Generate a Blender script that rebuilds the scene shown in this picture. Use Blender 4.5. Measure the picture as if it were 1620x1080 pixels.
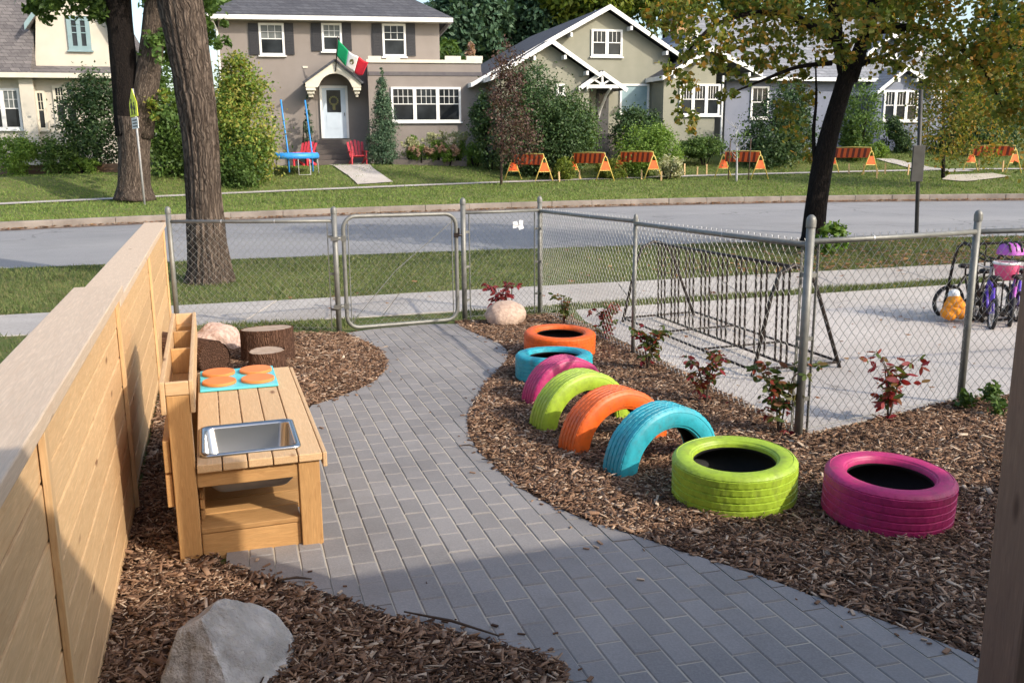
import bpy, math, random
import numpy as np
from mathutils import Vector, Matrix, noise as mnoise

random.seed(7); rng = np.random.default_rng(7)
scene = bpy.context.scene
for o in list(bpy.data.objects): bpy.data.objects.remove(o)
col = scene.collection
R = math.radians

# ------------------------------------------------------------------ camera
F, H0, CAMZ = 1450.0, 225.0, 1.57          # focal length in photo pixels, horizon row, eye height
ROLL = R(0.4)
pitch = math.atan((540 - H0) / F)
_r = np.array([1, 0, 0.]); FWD = np.array([0, math.cos(pitch), -math.sin(pitch)]); _u = np.array([0, math.sin(pitch), math.cos(pitch)])
RT = math.cos(ROLL) * _r - math.sin(ROLL) * _u; UP = math.sin(ROLL) * _r + math.cos(ROLL) * _u
CAM = np.array([0, 0, CAMZ])
cd = bpy.data.cameras.new('camera'); cam = bpy.data.objects.new('camera', cd); col.objects.link(cam)
cd.sensor_fit = 'HORIZONTAL'; cd.sensor_width = 36; cd.lens = F / 1620 * 36; cd.clip_end = 1500; cd.clip_start = 0.05
M3 = Matrix(((RT[0], UP[0], -FWD[0]), (RT[1], UP[1], -FWD[1]), (RT[2], UP[2], -FWD[2])))
cam.matrix_world = Matrix.Translation(CAM) @ M3.to_4x4()
scene.camera = cam
# ------------------------------------------------------------------ sky, sun, exposure
SUN_EL, SUN_VEC = R(31), np.array([0.848, -0.530])
w = bpy.data.worlds.new('World'); scene.world = w; w.use_nodes = True
nt = w.node_tree; bg = nt.nodes['Background']
sky = nt.nodes.new('ShaderNodeTexSky'); sky.sky_type = 'NISHITA'; sky.sun_disc = False
sky.sun_elevation = SUN_EL; sky.sun_rotation = math.atan2(SUN_VEC[0], SUN_VEC[1])
sky.air_density = 1.0; sky.dust_density = 2.5; sky.ozone_density = 1.0
nt.links.new(sky.outputs[0], bg.inputs[0]); bg.inputs[1].default_value = 0.15
sl = bpy.data.lights.new('sun', 'SUN'); sl.energy = 2.3; sl.angle = R(0.55); sl.color = (1.0, 0.90, 0.77)
so = bpy.data.objects.new('sun', sl); col.objects.link(so)
sd = Vector((-SUN_VEC[0] * math.cos(SUN_EL), -SUN_VEC[1] * math.cos(SUN_EL), -math.sin(SUN_EL)))
so.rotation_euler = sd.to_track_quat('-Z', 'Y').to_euler(); so.location = (30, -20, 30)
scene.view_settings.view_transform = 'Standard'; scene.view_settings.look = 'None'
scene.view_settings.exposure = 1.0; scene.view_settings.gamma = 1.0
scene.render.engine = 'CYCLES'

# ------------------------------------------------------------------ geometry helpers
def ray(px, py): return FWD + RT * ((px - 810) / F) - UP * ((py - 540) / F)
def on_plane(px, py, a=-0.038, b=0.0):
    d = ray(px, py); return CAM + d * ((b - CAMZ) / (d[2] - a * d[1]))
def at(px, py, Y):
    d = ray(px, py); return CAM + d * (Y / d[1])
def to_px(p):
    v = np.asarray(p, float) - CAM; z = v @ FWD
    return 810 + F * (v @ RT) / z, 540 - F * (v @ UP) / z
# yard grid: P0 is a point at the foot of the cedar fence, E2 runs along the fence, E1 across the yard
TH = R(18.2); E1 = np.array([math.cos(TH), math.sin(TH), 0]); E2 = np.array([-math.sin(TH), math.cos(TH), 0])
P0 = on_plane(165, 1054)
def us(u, s, z=None):
    p = P0 + E1 * u + E2 * s
    p[2] = zg(p[0], p[1]) if z is None else z
    return p

def mkfit(pts, lo, hi):
    pts = np.array(pts); c = np.polyfit(pts[:, 0], pts[:, 1], 2); dc = np.polyder(c)
    def f(x):
        if x < lo: return np.polyval(c, lo) + np.polyval(dc, lo) * (x - lo)
        if x > hi: return np.polyval(c, hi) + np.polyval(dc, hi) * (x - hi)
        return np.polyval(c, x)
    return f
sw_n = lambda x: 10.95 + .325 * x
sw_f = lambda x: 12.5 + .30 * x
road_n = mkfit([on_plane(a, b, 0, -.42)[:2] for a, b in [(0, 424), (170, 419), (500, 404), (850, 393), (950, 391), (1150, 383), (1260, 381), (1540, 375)]], -11, 12)
road_f = mkfit([on_plane(a, b, 0, -.47)[:2] for a, b in [(0, 361), (230, 355), (500, 341), (950, 326), (1050, 322), (1620, 316)]], -14, 17)
def fs_z(x): return min(.36, max(-.30, .09 + .0145 * x))      # far sidewalk level rises to the right
FS0, FS1, FH = 5.3, 6.6, 11.0
def zg(x, y):
    if y < sw_f(x): return max(-.038 * y, -.40) if y > -5 else .19
    rn, rf = road_n(x), road_f(x)
    if y < rn: return -.40 - .02 * (y - sw_f(x)) / max(.1, rn - sw_f(x))
    if y < rf:
        t = (y - rn) / (rf - rn); return -.49 + .05 * 4 * t * (1 - t)
    y -= rf; z5 = fs_z(x)
    if y < FS0: return -.30 + (z5 + .30) * (y / FS0)
    if y < FS1: return z5
    if y < FH: return z5 + .68 * (y - FS1) / (FH - FS1)
    return z5 + .68 + min(1.5, .004 * (y - FH))

class MB:
    def __init__(s): s.v = []; s.f = []; s.g = []; s.m = []; s.mi = 0
    def add(s, vs, fs, grain=None):
        b = len(s.v); s.v += [tuple(map(float, p)) for p in vs]
        s.g += [tuple(map(float, p)) for p in (grain if grain is not None else vs)]
        for f in fs: s.f.append([b + i for i in f]); s.m.append(s.mi)
        return b
    def box(s, c, size, ax=None, jit=0):
        """c centre, size (lx,ly,lz), ax = 3 axes; grain runs along the longest side"""
        c = np.asarray(c, float); h = np.asarray(size, float) / 2
        A = np.eye(3) if ax is None else np.asarray(ax, float)
        L = int(np.argmax(h)); order = [L] + [i for i in range(3) if i != L]
        off = rng.uniform(0, 40, 3); vs = []; gs = []
        for sx in (-1, 1):
            for sy in (-1, 1):
                for sz in (-1, 1):
                    l = np.array([sx, sy, sz]) * h
                    vs.append(c + l @ A); gs.append(l[order] + off)
        s.add(vs, [(0, 1, 3, 2), (4, 6, 7, 5), (0, 4, 5, 1), (2, 3, 7, 6), (0, 2, 6, 4), (1, 5, 7, 3)], gs); return s
    def bbox(s, x0, x1, y0, y1, z0, z1): return s.box(((x0 + x1) / 2, (y0 + y1) / 2, (z0 + z1) / 2), (abs(x1 - x0), abs(y1 - y0), abs(z1 - z0)))
    def beam(s, p, q, wd, th, up=(0, 0, 1)):
        p = np.asarray(p, float); q = np.asarray(q, float); d = q - p; L = np.linalg.norm(d); d /= L
        a = np.cross(np.asarray(up, float), d)
        if np.linalg.norm(a) < 1e-4: a = np.cross((1, 0, 0), d)
        a /= np.linalg.norm(a); b = np.cross(d, a)
        return s.box((p + q) / 2, (L, wd, th), (d, a, b))
    def tube(s, pts, r, n=8, cap=True, rfun=None):
        pts = [np.asarray(p, float) for p in pts]; k = len(pts)
        rs = r if isinstance(r, (list, tuple, np.ndarray)) else [r] * k
        prev = None; rings = []; off = rng.uniform(0, 40, 3); L = 0
        vs = []; gs = []
        for i, p in enumerate(pts):
            t = pts[min(i + 1, k - 1)] - pts[max(i - 1, 0)]; t /= max(1e-9, np.linalg.norm(t))
            if prev is None:
                a = np.cross(t, (0, 0, 1)) if abs(t[2]) < .9 else np.cross(t, (0, 1, 0))
            else: a = prev - t * (prev @ t)
            a /= np.linalg.norm(a); prev = a; b = np.cross(t, a)
            if i: L += np.linalg.norm(p - pts[i - 1])
            for j in range(n):
                an = 2 * math.pi * j / n; rr = rs[i]
                if rfun: rr *= rfun(i, j, an, L)
                vs.append(p + (a * math.cos(an) + b * math.sin(an)) * rr); gs.append((L + off[0], math.cos(an) * rs[i] + off[1], math.sin(an) * rs[i] + off[2]))
        fs = [(i * n + j, i * n + (j + 1) % n, (i + 1) * n + (j + 1) % n, (i + 1) * n + j) for i in range(k - 1) for j in range(n)]
        if cap: fs += [tuple(range(n))[::-1], tuple((k - 1) * n + j for j in range(n))]
        s.add(vs, fs, gs); return s
    def lathe(s, prof, n=24, c=(0, 0, 0), closed=False, rf=None):
        """prof: (r, z) pairs turned about z"""
        k = len(prof); vs = []
        for i, (r, z) in enumerate(prof):
            for j in range(n):
                an = 2 * math.pi * j / n; rr = r * (rf(i, j) if rf else 1)
                vs.append((c[0] + rr * math.cos(an), c[1] + rr * math.sin(an), c[2] + z))
        m = k if closed else k - 1
        fs = [(i * n + j, i * n + (j + 1) % n, ((i + 1) % k) * n + (j + 1) % n, ((i + 1) % k) * n + j) for i in range(m) for j in range(n)]
        s.add(vs, fs); return s
    def prism(s, poly, d):
        """poly: 3-D outline, d: thickness vector"""
        n = len(poly); poly = [np.asarray(p, float) for p in poly]; d = np.asarray(d, float)
        fs = [tuple(range(n))[::-1], tuple(range(n, 2 * n))] + [(i, (i + 1) % n, n + (i + 1) % n, n + i) for i in range(n)]
        s.add(poly + [p + d for p in poly], fs); return s
    def quad(s, *p): s.add(p, [tuple(range(len(p)))]); return s
    def build(s, name, mat, parent=None, smooth=False, world=False, bevel=0):
        me = bpy.data.meshes.new(name); v = s.v
        if world and parent is not None:
            l = np.array(root_of(parent).location); v = [tuple(np.array(p) - l) for p in v]
        me.from_pydata(v, [], s.f)
        a = me.attributes.new('grain', 'FLOAT_VECTOR', 'POINT'); a.data.foreach_set('vector', np.array(s.g, dtype=np.float32).ravel())
        return finish(name, me, mat, parent, smooth, s.m if max(s.m, default=0) else None, bevel)
def root_of(o):
    while o.parent: o = o.parent
    return o
def finish(name, me, mat, parent=None, smooth=False, midx=None, bevel=0):
    for m in (mat if isinstance(mat, (list, tuple)) else [mat]): me.materials.append(m)
    if midx is not None: me.polygons.foreach_set('material_index', midx)
    if smooth: me.polygons.foreach_set('use_smooth', [True] * len(me.polygons))
    me.validate(); me.update()
    o = bpy.data.objects.new(name, me); col.objects.link(o)
    if parent is not None: o.parent = parent
    if bevel:
        b = o.modifiers.new('bevel', 'BEVEL'); b.width = bevel; b.segments = 2; b.limit_method = 'ANGLE'
    return o
def fast_mesh(name, V, Fc, mat, parent=None, smooth=False, k=4):
    """many k-sided faces from numpy arrays"""
    V = np.asarray(V, np.float32); Fc = np.asarray(Fc, np.int32)
    me = bpy.data.meshes.new(name); me.vertices.add(len(V)); me.vertices.foreach_set('co', V.ravel())
    me.loops.add(Fc.size); me.loops.foreach_set('vertex_index', Fc.ravel())
    me.polygons.add(len(Fc)); me.polygons.foreach_set('loop_start', np.arange(0, Fc.size, Fc.shape[1], dtype=np.int32))
    me.update(calc_edges=True)
    return finish(name, me, mat, parent, smooth)
def tag(o, label=None, cat=None, group=None, kind=None):
    if label: o['label'] = label
    if cat: o['category'] = cat
    if group: o['group'] = group
    if kind: o['kind'] = kind
    return o
def thing(name, loc, label, cat, group=None, rotz=0):
    o = bpy.data.objects.new(name, None); col.objects.link(o); o.empty_display_size = .2
    o.location = tuple(map(float, loc)); o.rotation_euler = (0, 0, rotz); return tag(o, label, cat, group)
def copy_tree(o, parent=None):
    c = o.copy(); col.objects.link(c); c.parent = parent
    for ch in list(o.children): copy_tree(ch, c)
    return c

# ------------------------------------------------------------------ materials
def nodes(name):
    m = bpy.data.materials.new(name); m.use_nodes = True; t = m.node_tree
    return m, t, t.nodes['Principled BSDF'], t.links
def vec_src(t, coord):
    if coord == 'grain':
        n = t.nodes.new('ShaderNodeAttribute'); n.attribute_name = 'grain'; return n.outputs['Vector']
    if coord == 'object':
        return t.nodes.new('ShaderNodeTexCoord').outputs['Object']
    return t.nodes.new('ShaderNodeNewGeometry').outputs['Position']
def ntex(t, src, scale, detail=4, rough=.55, stretch=None, dist=0):
    n = t.nodes.new('ShaderNodeTexNoise'); n.inputs['Scale'].default_value = scale; n.inputs['Detail'].default_value = detail
    n.inputs['Roughness'].default_value = rough; n.inputs['Distortion'].default_value = dist
    if stretch:
        mp = t.nodes.new('ShaderNodeMapping'); mp.inputs['Scale'].default_value = stretch
        t.links.new(src, mp.inputs['Vector']); src = mp.outputs[0]
    t.links.new(src, n.inputs['Vector']); return n.outputs['Fac']
def ramp(t, fac, stops):
    n = t.nodes.new('ShaderNodeValToRGB'); e = n.color_ramp.elements
    while len(e) < len(stops): e.new(.5)
    for i, (p, c) in enumerate(stops): e[i].position = p; e[i].color = (*c, 1)
    t.links.new(fac, n.inputs[0]); return n.outputs[0]
def mix(t, fac, a, b, mode='MIX'):
    n = t.nodes.new('ShaderNodeMix'); n.data_type = 'RGBA'; n.blend_type = mode
    for s, v in ((n.inputs[0], fac), (n.inputs[6], a), (n.inputs[7], b)):
        if isinstance(v, (int, float)): s.default_value = v
        elif isinstance(v, tuple): s.default_value = (*v, 1)
        else: t.links.new(v, s)
    return n.outputs[2]
def bump(t, b, h, strength, dist=.01):
    n = t.nodes.new('ShaderNodeBump'); n.inputs['Strength'].default_value = strength; n.inputs['Distance'].default_value = dist
    t.links.new(h, n.inputs['Height']); t.links.new(n.outputs[0], b.inputs['Normal'])
def rnd(t, kind):
    if kind == 'island': return t.nodes.new('ShaderNodeNewGeometry').outputs['Random Per Island']
    return t.nodes.new('ShaderNodeObjectInfo').outputs['Random']
def vmul(t, colr, rand, lo, hi):
    mr = t.nodes.new('ShaderNodeMapRange'); t.links.new(rand, mr.inputs[0]); mr.inputs[3].default_value = lo; mr.inputs[4].default_value = hi
    cm = t.nodes.new('ShaderNodeCombineColor')
    for i in range(3): t.links.new(mr.outputs[0], cm.inputs[i])
    return mix(t, 1.0, colr, cm.outputs[0], 'MULTIPLY')
def surf(name, a, b=None, scale=6, rough=.7, metal=0, bs=None, bstr=.3, bd=.01, coord='pos', rand=None, rr=(.8, 1.2), detail=5, spec=.5, stretch=None, speck=None):
    m, t, p, L = nodes(name); src = vec_src(t, coord)
    c = a
    if b is not None:
        f = ntex(t, src, scale, detail, stretch=stretch); c = ramp(t, f, [(.32, a), (.68, b)])
    if speck:
        f = ntex(t, src, speck[0], 2, .7); k = ramp(t, f, [(.45, (0, 0, 0)), (.72, (1, 1, 1))])
        c = mix(t, k, c if not isinstance(c, tuple) else c, speck[1])
    if rand:
        if isinstance(c, tuple):
            rg = t.nodes.new('ShaderNodeRGB'); rg.outputs[0].default_value = (*c, 1); c = rg.outputs[0]
        c = vmul(t, c, rnd(t, rand), *rr)
    if isinstance(c, tuple): p.inputs['Base Color'].default_value = (*c, 1)
    else: L.new(c, p.inputs['Base Color'])
    p.inputs['Roughness'].default_value = rough; p.inputs['Metallic'].default_value = metal
    p.inputs['Specular IOR Level'].default_value = spec
    if bs: bump(t, p, ntex(t, src, bs, 6, .6, stretch=stretch), bstr, bd)
    return m
def wood(name, light, dark, knot=(.16, .07, .03), rough=.6, rr=(.85, 1.12), rand='object', sc=1.0):
    m, t, p, L = nodes(name); src = vec_src(t, 'grain')
    g1 = ntex(t, src, 7 * sc, 6, .6, (1.2, 9, 9), 1.2)
    g2 = ntex(t, src, 30 * sc, 4, .6, (.35, 7, 7))
    c = ramp(t, g1, [(.3, dark), (.6, light), (.8, tuple(min(1, x * 1.12) for x in light))])
    c = mix(t, ramp(t, g2, [(.35, (1, 1, 1)), (.62, (0, 0, 0))]), c, tuple(x * .82 for x in light), 'MIX')
    vo = t.nodes.new('ShaderNodeTexVoronoi'); mp = t.nodes.new('ShaderNodeMapping'); mp.inputs['Scale'].default_value = (2.6, 7, 7)
    L.new(src, mp.inputs[0]); L.new(mp.outputs[0], vo.inputs['Vector']); vo.inputs['Scale'].default_value = 1.0
    k = ramp(t, vo.outputs['Distance'], [(.045, (.85, .85, .85)), (.12, (0, 0, 0))])
    c = mix(t, k, c, knot); c = vmul(t, c, rnd(t, rand), *rr)
    L.new(c, p.inputs['Base Color']); p.inputs['Roughness'].default_value = rough; p.inputs['Specular IOR Level'].default_value = .25
    bump(t, p, g1, .25, .004); return m
def leafmat(name, cols, trans=.35, rough=.55):
    m, t, p, L = nodes(name); n = len(cols)
    c = ramp(t, rnd(t, 'island'), [(i / max(1, n - 1), cc) for i, cc in enumerate(cols)])
    cl = ntex(t, vec_src(t, 'pos'), 1.1, 2); c = vmul(t, c, cl, .6, 1.4)
    L.new(c, p.inputs['Base Color']); p.inputs['Roughness'].default_value = rough; p.inputs['Specular IOR Level'].default_value = .3
    tr = t.nodes.new('ShaderNodeBsdfTranslucent'); L.new(mix(t, 1.0, c, (1.25, 1.15, .55), 'MULTIPLY'), tr.inputs[0])
    ms = t.nodes.new('ShaderNodeMixShader'); ms.inputs[0].default_value = trans
    L.new(p.outputs[0], ms.inputs[1]); L.new(tr.outputs[0], ms.inputs[2]); L.new(ms.outputs[0], t.nodes['Material Output'].inputs[0]); return m
def bark(name, a, b, sc=1):
    m, t, p, L = nodes(name); src = vec_src(t, 'grain')
    f0 = ntex(t, src, 9 * sc, 8, .65, (.35, 3.0, 3.0), 1.0)
    wp = t.nodes.new('ShaderNodeTexNoise'); wp.inputs['Scale'].default_value = 5; L.new(src, wp.inputs['Vector'])
    va = t.nodes.new('ShaderNodeVectorMath'); va.operation = 'MULTIPLY_ADD'; va.inputs[1].default_value = (.12, .12, .12); L.new(wp.outputs['Color'], va.inputs[0]); L.new(src, va.inputs[2])
    mp = t.nodes.new('ShaderNodeMapping'); mp.inputs['Scale'].default_value = (1.7 * sc, 24 * sc, 24 * sc); L.new(va.outputs[0], mp.inputs[0])
    vo = t.nodes.new('ShaderNodeTexVoronoi'); vo.feature = 'DISTANCE_TO_EDGE'; vo.inputs['Scale'].default_value = 1; L.new(mp.outputs[0], vo.inputs['Vector'])
    mu = t.nodes.new('ShaderNodeMath'); mu.operation = 'MULTIPLY'; L.new(ramp(t, vo.outputs['Distance'], [(.0, (.42, .42, .42)), (.3, (1, 1, 1))]), mu.inputs[0]); L.new(f0, mu.inputs[1]); f = mu.outputs[0]
    c = ramp(t, f, [(.15, a), (.6, b)])
    L.new(c, p.inputs['Base Color']); p.inputs['Roughness'].default_value = .9; p.inputs['Specular IOR Level'].default_value = .15
    bump(t, p, f, 1.0, .06); return m
def glassmat(name, tint=(.012, .014, .016)):
    m, t, p, L = nodes(name); f = ntex(t, vec_src(t, 'pos'), 1.3, 2)
    L.new(ramp(t, f, [(.35, tint), (.7, tuple(x * 3 for x in tint))]), p.inputs['Base Color'])
    p.inputs['Roughness'].default_value = .1; p.inputs['Specular IOR Level'].default_value = .22; return m

m_grass = surf('grass_ground', (.075, .115, .028), (.15, .18, .058), 1.3, .95, bs=60, bstr=.8, bd=.03, speck=(9, (.18, .15, .075)), spec=.1)
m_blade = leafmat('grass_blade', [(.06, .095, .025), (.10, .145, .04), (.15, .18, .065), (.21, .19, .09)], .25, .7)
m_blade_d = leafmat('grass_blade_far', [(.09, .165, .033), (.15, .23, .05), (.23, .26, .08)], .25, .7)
m_dryleaf = leafmat('dry_leaf', [(.18, .07, .03), (.26, .12, .05), (.30, .18, .07), (.12, .05, .025)], .2)
m_asphalt = surf('asphalt', (.20, .20, .205), (.27, .265, .26), .35, .85, bs=120, bstr=.3, bd=.006, speck=(160, (.36, .355, .35)), spec=.3, stretch=(.25, 1.4, 1))
m_conc = surf('concrete', (.36, .33, .30), (.48, .45, .415), 1.2, .85, bs=90, bstr=.25, bd=.004, speck=(45, (.30, .275, .25)), spec=.3)
m_pad = surf('pad_concrete', (.44, .40, .36), (.56, .52, .475), .7, .85, bs=90, bstr=.25, bd=.004, speck=(30, (.38, .34, .31)), spec=.3)
def add_cracks(m, scale, width, colr, amt=.6):
    t = m.node_tree; L = t.links; p = t.nodes['Principled BSDF']; src = vec_src(t, 'pos')
    wp = t.nodes.new('ShaderNodeTexNoise'); wp.inputs['Scale'].default_value = scale * 3; wp.inputs['Detail'].default_value = 6; L.new(src, wp.inputs['Vector'])
    va = t.nodes.new('ShaderNodeVectorMath'); va.operation = 'MULTIPLY_ADD'; va.inputs[1].default_value = (.5 / scale,) * 3; L.new(wp.outputs['Color'], va.inputs[0]); L.new(src, va.inputs[2])
    vo = t.nodes.new('ShaderNodeTexVoronoi'); vo.feature = 'DISTANCE_TO_EDGE'; vo.inputs['Scale'].default_value = scale; L.new(va.outputs[0], vo.inputs['Vector'])
    k = ramp(t, vo.outputs['Distance'], [(0, (amt,) * 3), (width, (0, 0, 0))]); old = p.inputs['Base Color'].links[0].from_socket
    st = ramp(t, ntex(t, src, .55, 6, .7), [(.45, (0, 0, 0)), (.75, (.45, .45, .45))])
    L.new(mix(t, k, mix(t, st, old, tuple(x * 2.6 for x in colr)), colr), p.inputs['Base Color'])
add_cracks(m_asphalt, .16, .006, (.06, .06, .06)); add_cracks(m_pad, .22, .004, (.12, .105, .09)); add_cracks(m_conc, .3, .004, (.11, .10, .09), .4)
m_kerb = surf('kerb_concrete', (.17, .145, .125), (.27, .235, .205), 2, .9, bs=40, bstr=.4, bd=.01)
m_rust = surf('gutter_litter', (.16, .09, .06), (.24, .17, .13), 3, .95, bs=60, bstr=.8, bd=.02)
m_sand = surf('joint_sand', (.36, .32, .25), (.48, .43, .34), 6, .95, bs=200, bstr=.4, bd=.003)
def paver_mat(name, kind):
    m, t, p, L = nodes(name); src = vec_src(t, 'pos')
    big = ntex(t, src, .9, 3); fine = ntex(t, src, 120, 3, .7)
    c = ramp(t, big, [(.3, (.195, .184, .178)), (.7, (.255, .236, .222))])
    c = mix(t, ramp(t, fine, [(.4, (0, 0, 0)), (.75, (.6, .6, .6))]), c, (.33, .31, .29))
    rd = rnd(t, kind); c = vmul(t, c, rd, .89, 1.09); st = ramp(t, ntex(t, src, 2.6, 7, .7), [(.48, (0, 0, 0)), (.75, (.35, .35, .35))]); c = mix(t, st, c, (.12, .105, .09))
    L.new(c, p.inputs['Base Color']); p.inputs['Roughness'].default_value = .72; p.inputs['Specular IOR Level'].default_value = .4
    bump(t, p, fine, .35, .003); return m
m_paver = paver_mat('paver', 'object'); m_paver_i = paver_mat('paver_joined', 'island')
m_mulch = surf('mulch_soil', (.05, .028, .018), (.12, .065, .04), 35, .95, bs=90, bstr=1.0, bd=.03, spec=.15)
def chipmat():
    m, t, p, L = nodes('wood_chip')
    c = ramp(t, rnd(t, 'island'), [(0, (.05, .028, .019)), (.25, (.125, .070, .043)), (.58, (.245, .140, .083)), (.84, (.37, .235, .148)), (1, (.58, .46, .34))])
    f = ntex(t, vec_src(t, 'pos'), 2.2, 3); c = vmul(t, c, f, .55, 1.35)
    L.new(c, p.inputs['Base Color']); p.inputs['Roughness'].default_value = .85; p.inputs['Specular IOR Level'].default_value = .2; return m
m_chip = chipmat()
m_cedar = wood('fence_cedar', (.65, .435, .23), (.48, .285, .13), rr=(.9, 1.1))
m_cap = wood('fence_cap_cedar', (.64, .50, .365), (.54, .40, .28), knot=(.26, .16, .10), rr=(.95, 1.05))
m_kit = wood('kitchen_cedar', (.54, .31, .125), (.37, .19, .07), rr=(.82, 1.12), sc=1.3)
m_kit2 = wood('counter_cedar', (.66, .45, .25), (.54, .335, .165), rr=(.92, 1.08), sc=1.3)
m_post = wood('post_brown', (.22, .135, .09), (.145, .085, .058), knot=(.06, .03, .02))
m_stake = wood('stake_wood', (.60, .42, .22), (.45, .28, .13))
m_step = wood('grey_timber', (.13, .11, .10), (.08, .07, .06))
m_steel = surf('galvanised', (.15, .15, .135), (.21, .21, .19), 14, .5, .3, bs=60, bstr=.15)
m_wire = surf('chain_wire', (.40, .40, .38), (.52, .52, .50), 9, .45, .6)
m_chrome = surf('stainless', (.50, .49, .47), None, rough=.22, metal=1.0, bs=300, bstr=.03)
m_black = surf('black_iron', (.012, .011, .010), (.035, .022, .016), 20, .5, .3, bs=60, bstr=.15)
m_rubber = surf('black_rubber', (.010, .010, .011), (.018, .017, .017), 30, .75)
def tyremat(name, c):
    m = surf(name, c, tuple(min(1, x * 1.12) for x in c), 7, .5, bs=70, bstr=.2, bd=.003, coord='object', speck=(22, tuple(x * .80 for x in c)))
    t = m.node_tree; p = t.nodes['Principled BSDF']; src = vec_src(t, 'object'); old = p.inputs['Base Color'].links[0].from_socket
    d = ramp(t, ntex(t, src, 9, 8, .75), [(.5, (0, 0, 0)), (.78, (.5, .5, .5))]); sc_ = ramp(t, ntex(t, src, 38, 5, .8), [(.66, (0, 0, 0)), (.72, (.7, .7, .7))])
    t.links.new(mix(t, sc_, mix(t, d, old, (.16, .115, .08)), tuple(x * .35 + .01 for x in c)), p.inputs['Base Color']); return m
TY = {'orange': tyremat('tyre_orange', (.70, .115, .010)), 'blue': tyremat('tyre_turquoise', (.022, .34, .42)), 'magenta': tyremat('tyre_magenta', (.44, .022, .13)), 'lime': tyremat('tyre_lime', (.32, .46, .03))}
m_stoveblue = surf('stove_blue', (.10, .56, .62), (.12, .60, .66), 5, .4)
m_burner = surf('burner_orange', (.80, .22, .05), (.86, .26, .07), 6, .45)
m_stone_grey = surf('grey_stone', (.30, .27, .235), (.52, .48, .43), 5, .85, bs=17, bstr=1.0, bd=.05, coord='object', speck=(11, (.60, .56, .51)), detail=9)
m_stone_pink = surf('pink_stone', (.44, .31, .25), (.56, .43, .36), 6, .85, bs=30, bstr=.7, bd=.02, coord='object', speck=(30, (.36, .22, .17)))
m_stone_tan = surf('tan_stone', (.46, .33, .25), (.58, .44, .34), 5, .85, bs=30, bstr=.6, bd=.015, coord='object', speck=(26, (.36, .25, .19)))
m_bark_l = bark('bark_grey', (.02, .014, .011), (.19, .148, .118))
m_bark_log = bark('bark_log', (.07, .035, .022), (.24, .13, .085), 2.5)
m_bark_d = bark('bark_dark_shaded', (.006, .005, .005), (.028, .021, .018), 1.5)  # near-black: the leaning trunk's shade is put into this bark colour
m_cut = surf('cut_wood', (.30, .22, .16), (.44, .34, .26), 14, .85, bs=50, bstr=.5, coord='object')
m_twig = surf('twig', (.045, .028, .018), (.09, .06, .04), 30, .85)
m_white = surf('white_paint', (.72, .72, .70), (.80, .80, .78), 4, .5)
m_cream = surf('cream_trim', (.62, .58, .47), (.70, .66, .55), 4, .6)
m_glass = glassmat('window_glass')
m_blind = surf('window_blind', (.10, .115, .11), (.17, .185, .18), 3, .5)
m_shut = surf('shutter_dark', (.022, .022, .026), (.035, .035, .04), 20, .6)
def shingle(name, a, b):
    m, t, p, L = nodes(name); src = vec_src(t, 'object')
    br = t.nodes.new('ShaderNodeTexBrick'); br.inputs['Scale'].default_value = 1.0; br.inputs['Brick Width'].default_value = .33; br.inputs['Row Height'].default_value = .14
    br.inputs['Mortar Size'].default_value = .008; br.inputs['Color1'].default_value = (*a, 1); br.inputs['Color2'].default_value = (*b, 1); br.inputs['Mortar'].default_value = (*[x * .45 for x in a], 1); br.inputs['Bias'].default_value = -.1
    mp = t.nodes.new('ShaderNodeVectorMath'); mp.operation = 'MULTIPLY_ADD'; sx = t.nodes.new('ShaderNodeSeparateXYZ'); L.new(src, sx.inputs[0])
    cb = t.nodes.new('ShaderNodeCombineXYZ'); ad = t.nodes.new('ShaderNodeMath'); ad.operation = 'ADD'
    L.new(sx.outputs[0], ad.inputs[0]); L.new(sx.outputs[1], ad.inputs[1]); L.new(ad.outputs[0], cb.inputs[0]); L.new(sx.outputs[2], cb.inputs[1])
    L.new(cb.outputs[0], br.inputs['Vector'])
    f = ntex(t, src, 9, 4); c = vmul(t, br.outputs[0], f, .6, 1.4)
    L.new(c, p.inputs['Base Color']); p.inputs['Roughness'].default_value = .9; bump(t, p, f, .5, .02); return m
m_sh_dark = shingle('shingles_dark', (.055, .057, .068), (.085, .088, .10))
m_sh_brown = shingle('shingles_brown', (.11, .10, .10), (.17, .155, .15))
m_sh_lite = shingle('shingles_light', (.17, .18, .20), (.25, .26, .285))
def stucco(name, a, b): return surf(name, a, b, 1.1, .9, bs=55, bstr=.5, bd=.01, coord='object', spec=.2)
m_stucco_grey = stucco('stucco_grey', (.235, .205, .185), (.27, .24, .218))
m_stucco_green = stucco('stucco_sage', (.235, .235, .185), (.28, .275, .22))
m_stucco_cream = stucco('stucco_cream', (.54, .50, .42), (.62, .575, .485))
m_stucco_blue = stucco('stucco_blue', (.165, .185, .24), (.20, .22, .28))
m_teal = surf('teal_trim', (.20, .30, .32), (.25, .35, .37), 4, .6)
m_band = surf('dark_band', (.10, .09, .10), (.13, .12, .12), 4, .8)
m_doorblue = surf('storm_door', (.50, .58, .66), (.56, .64, .72), 3, .4)
m_brick = surf('chimney_brick', (.34, .20, .11), (.46, .30, .17), 9, .9, bs=20, bstr=.5)
m_barr = surf('barricade_orange', (.80, .10, .015), (.86, .13, .02), 8, .5)
m_barr_d = surf('barricade_stripe', (.16, .02, .008), (.22, .03, .01), 8, .5)
m_barr_y = surf('barricade_yellow', (.62, .46, .10), (.70, .54, .16), 8, .5)
m_red = surf('red_plastic', (.50, .035, .05), (.58, .05, .07), 6, .5)
m_trampblue = surf('trampoline_blue', (.02, .22, .62), (.04, .28, .70), 6, .5)
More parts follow.
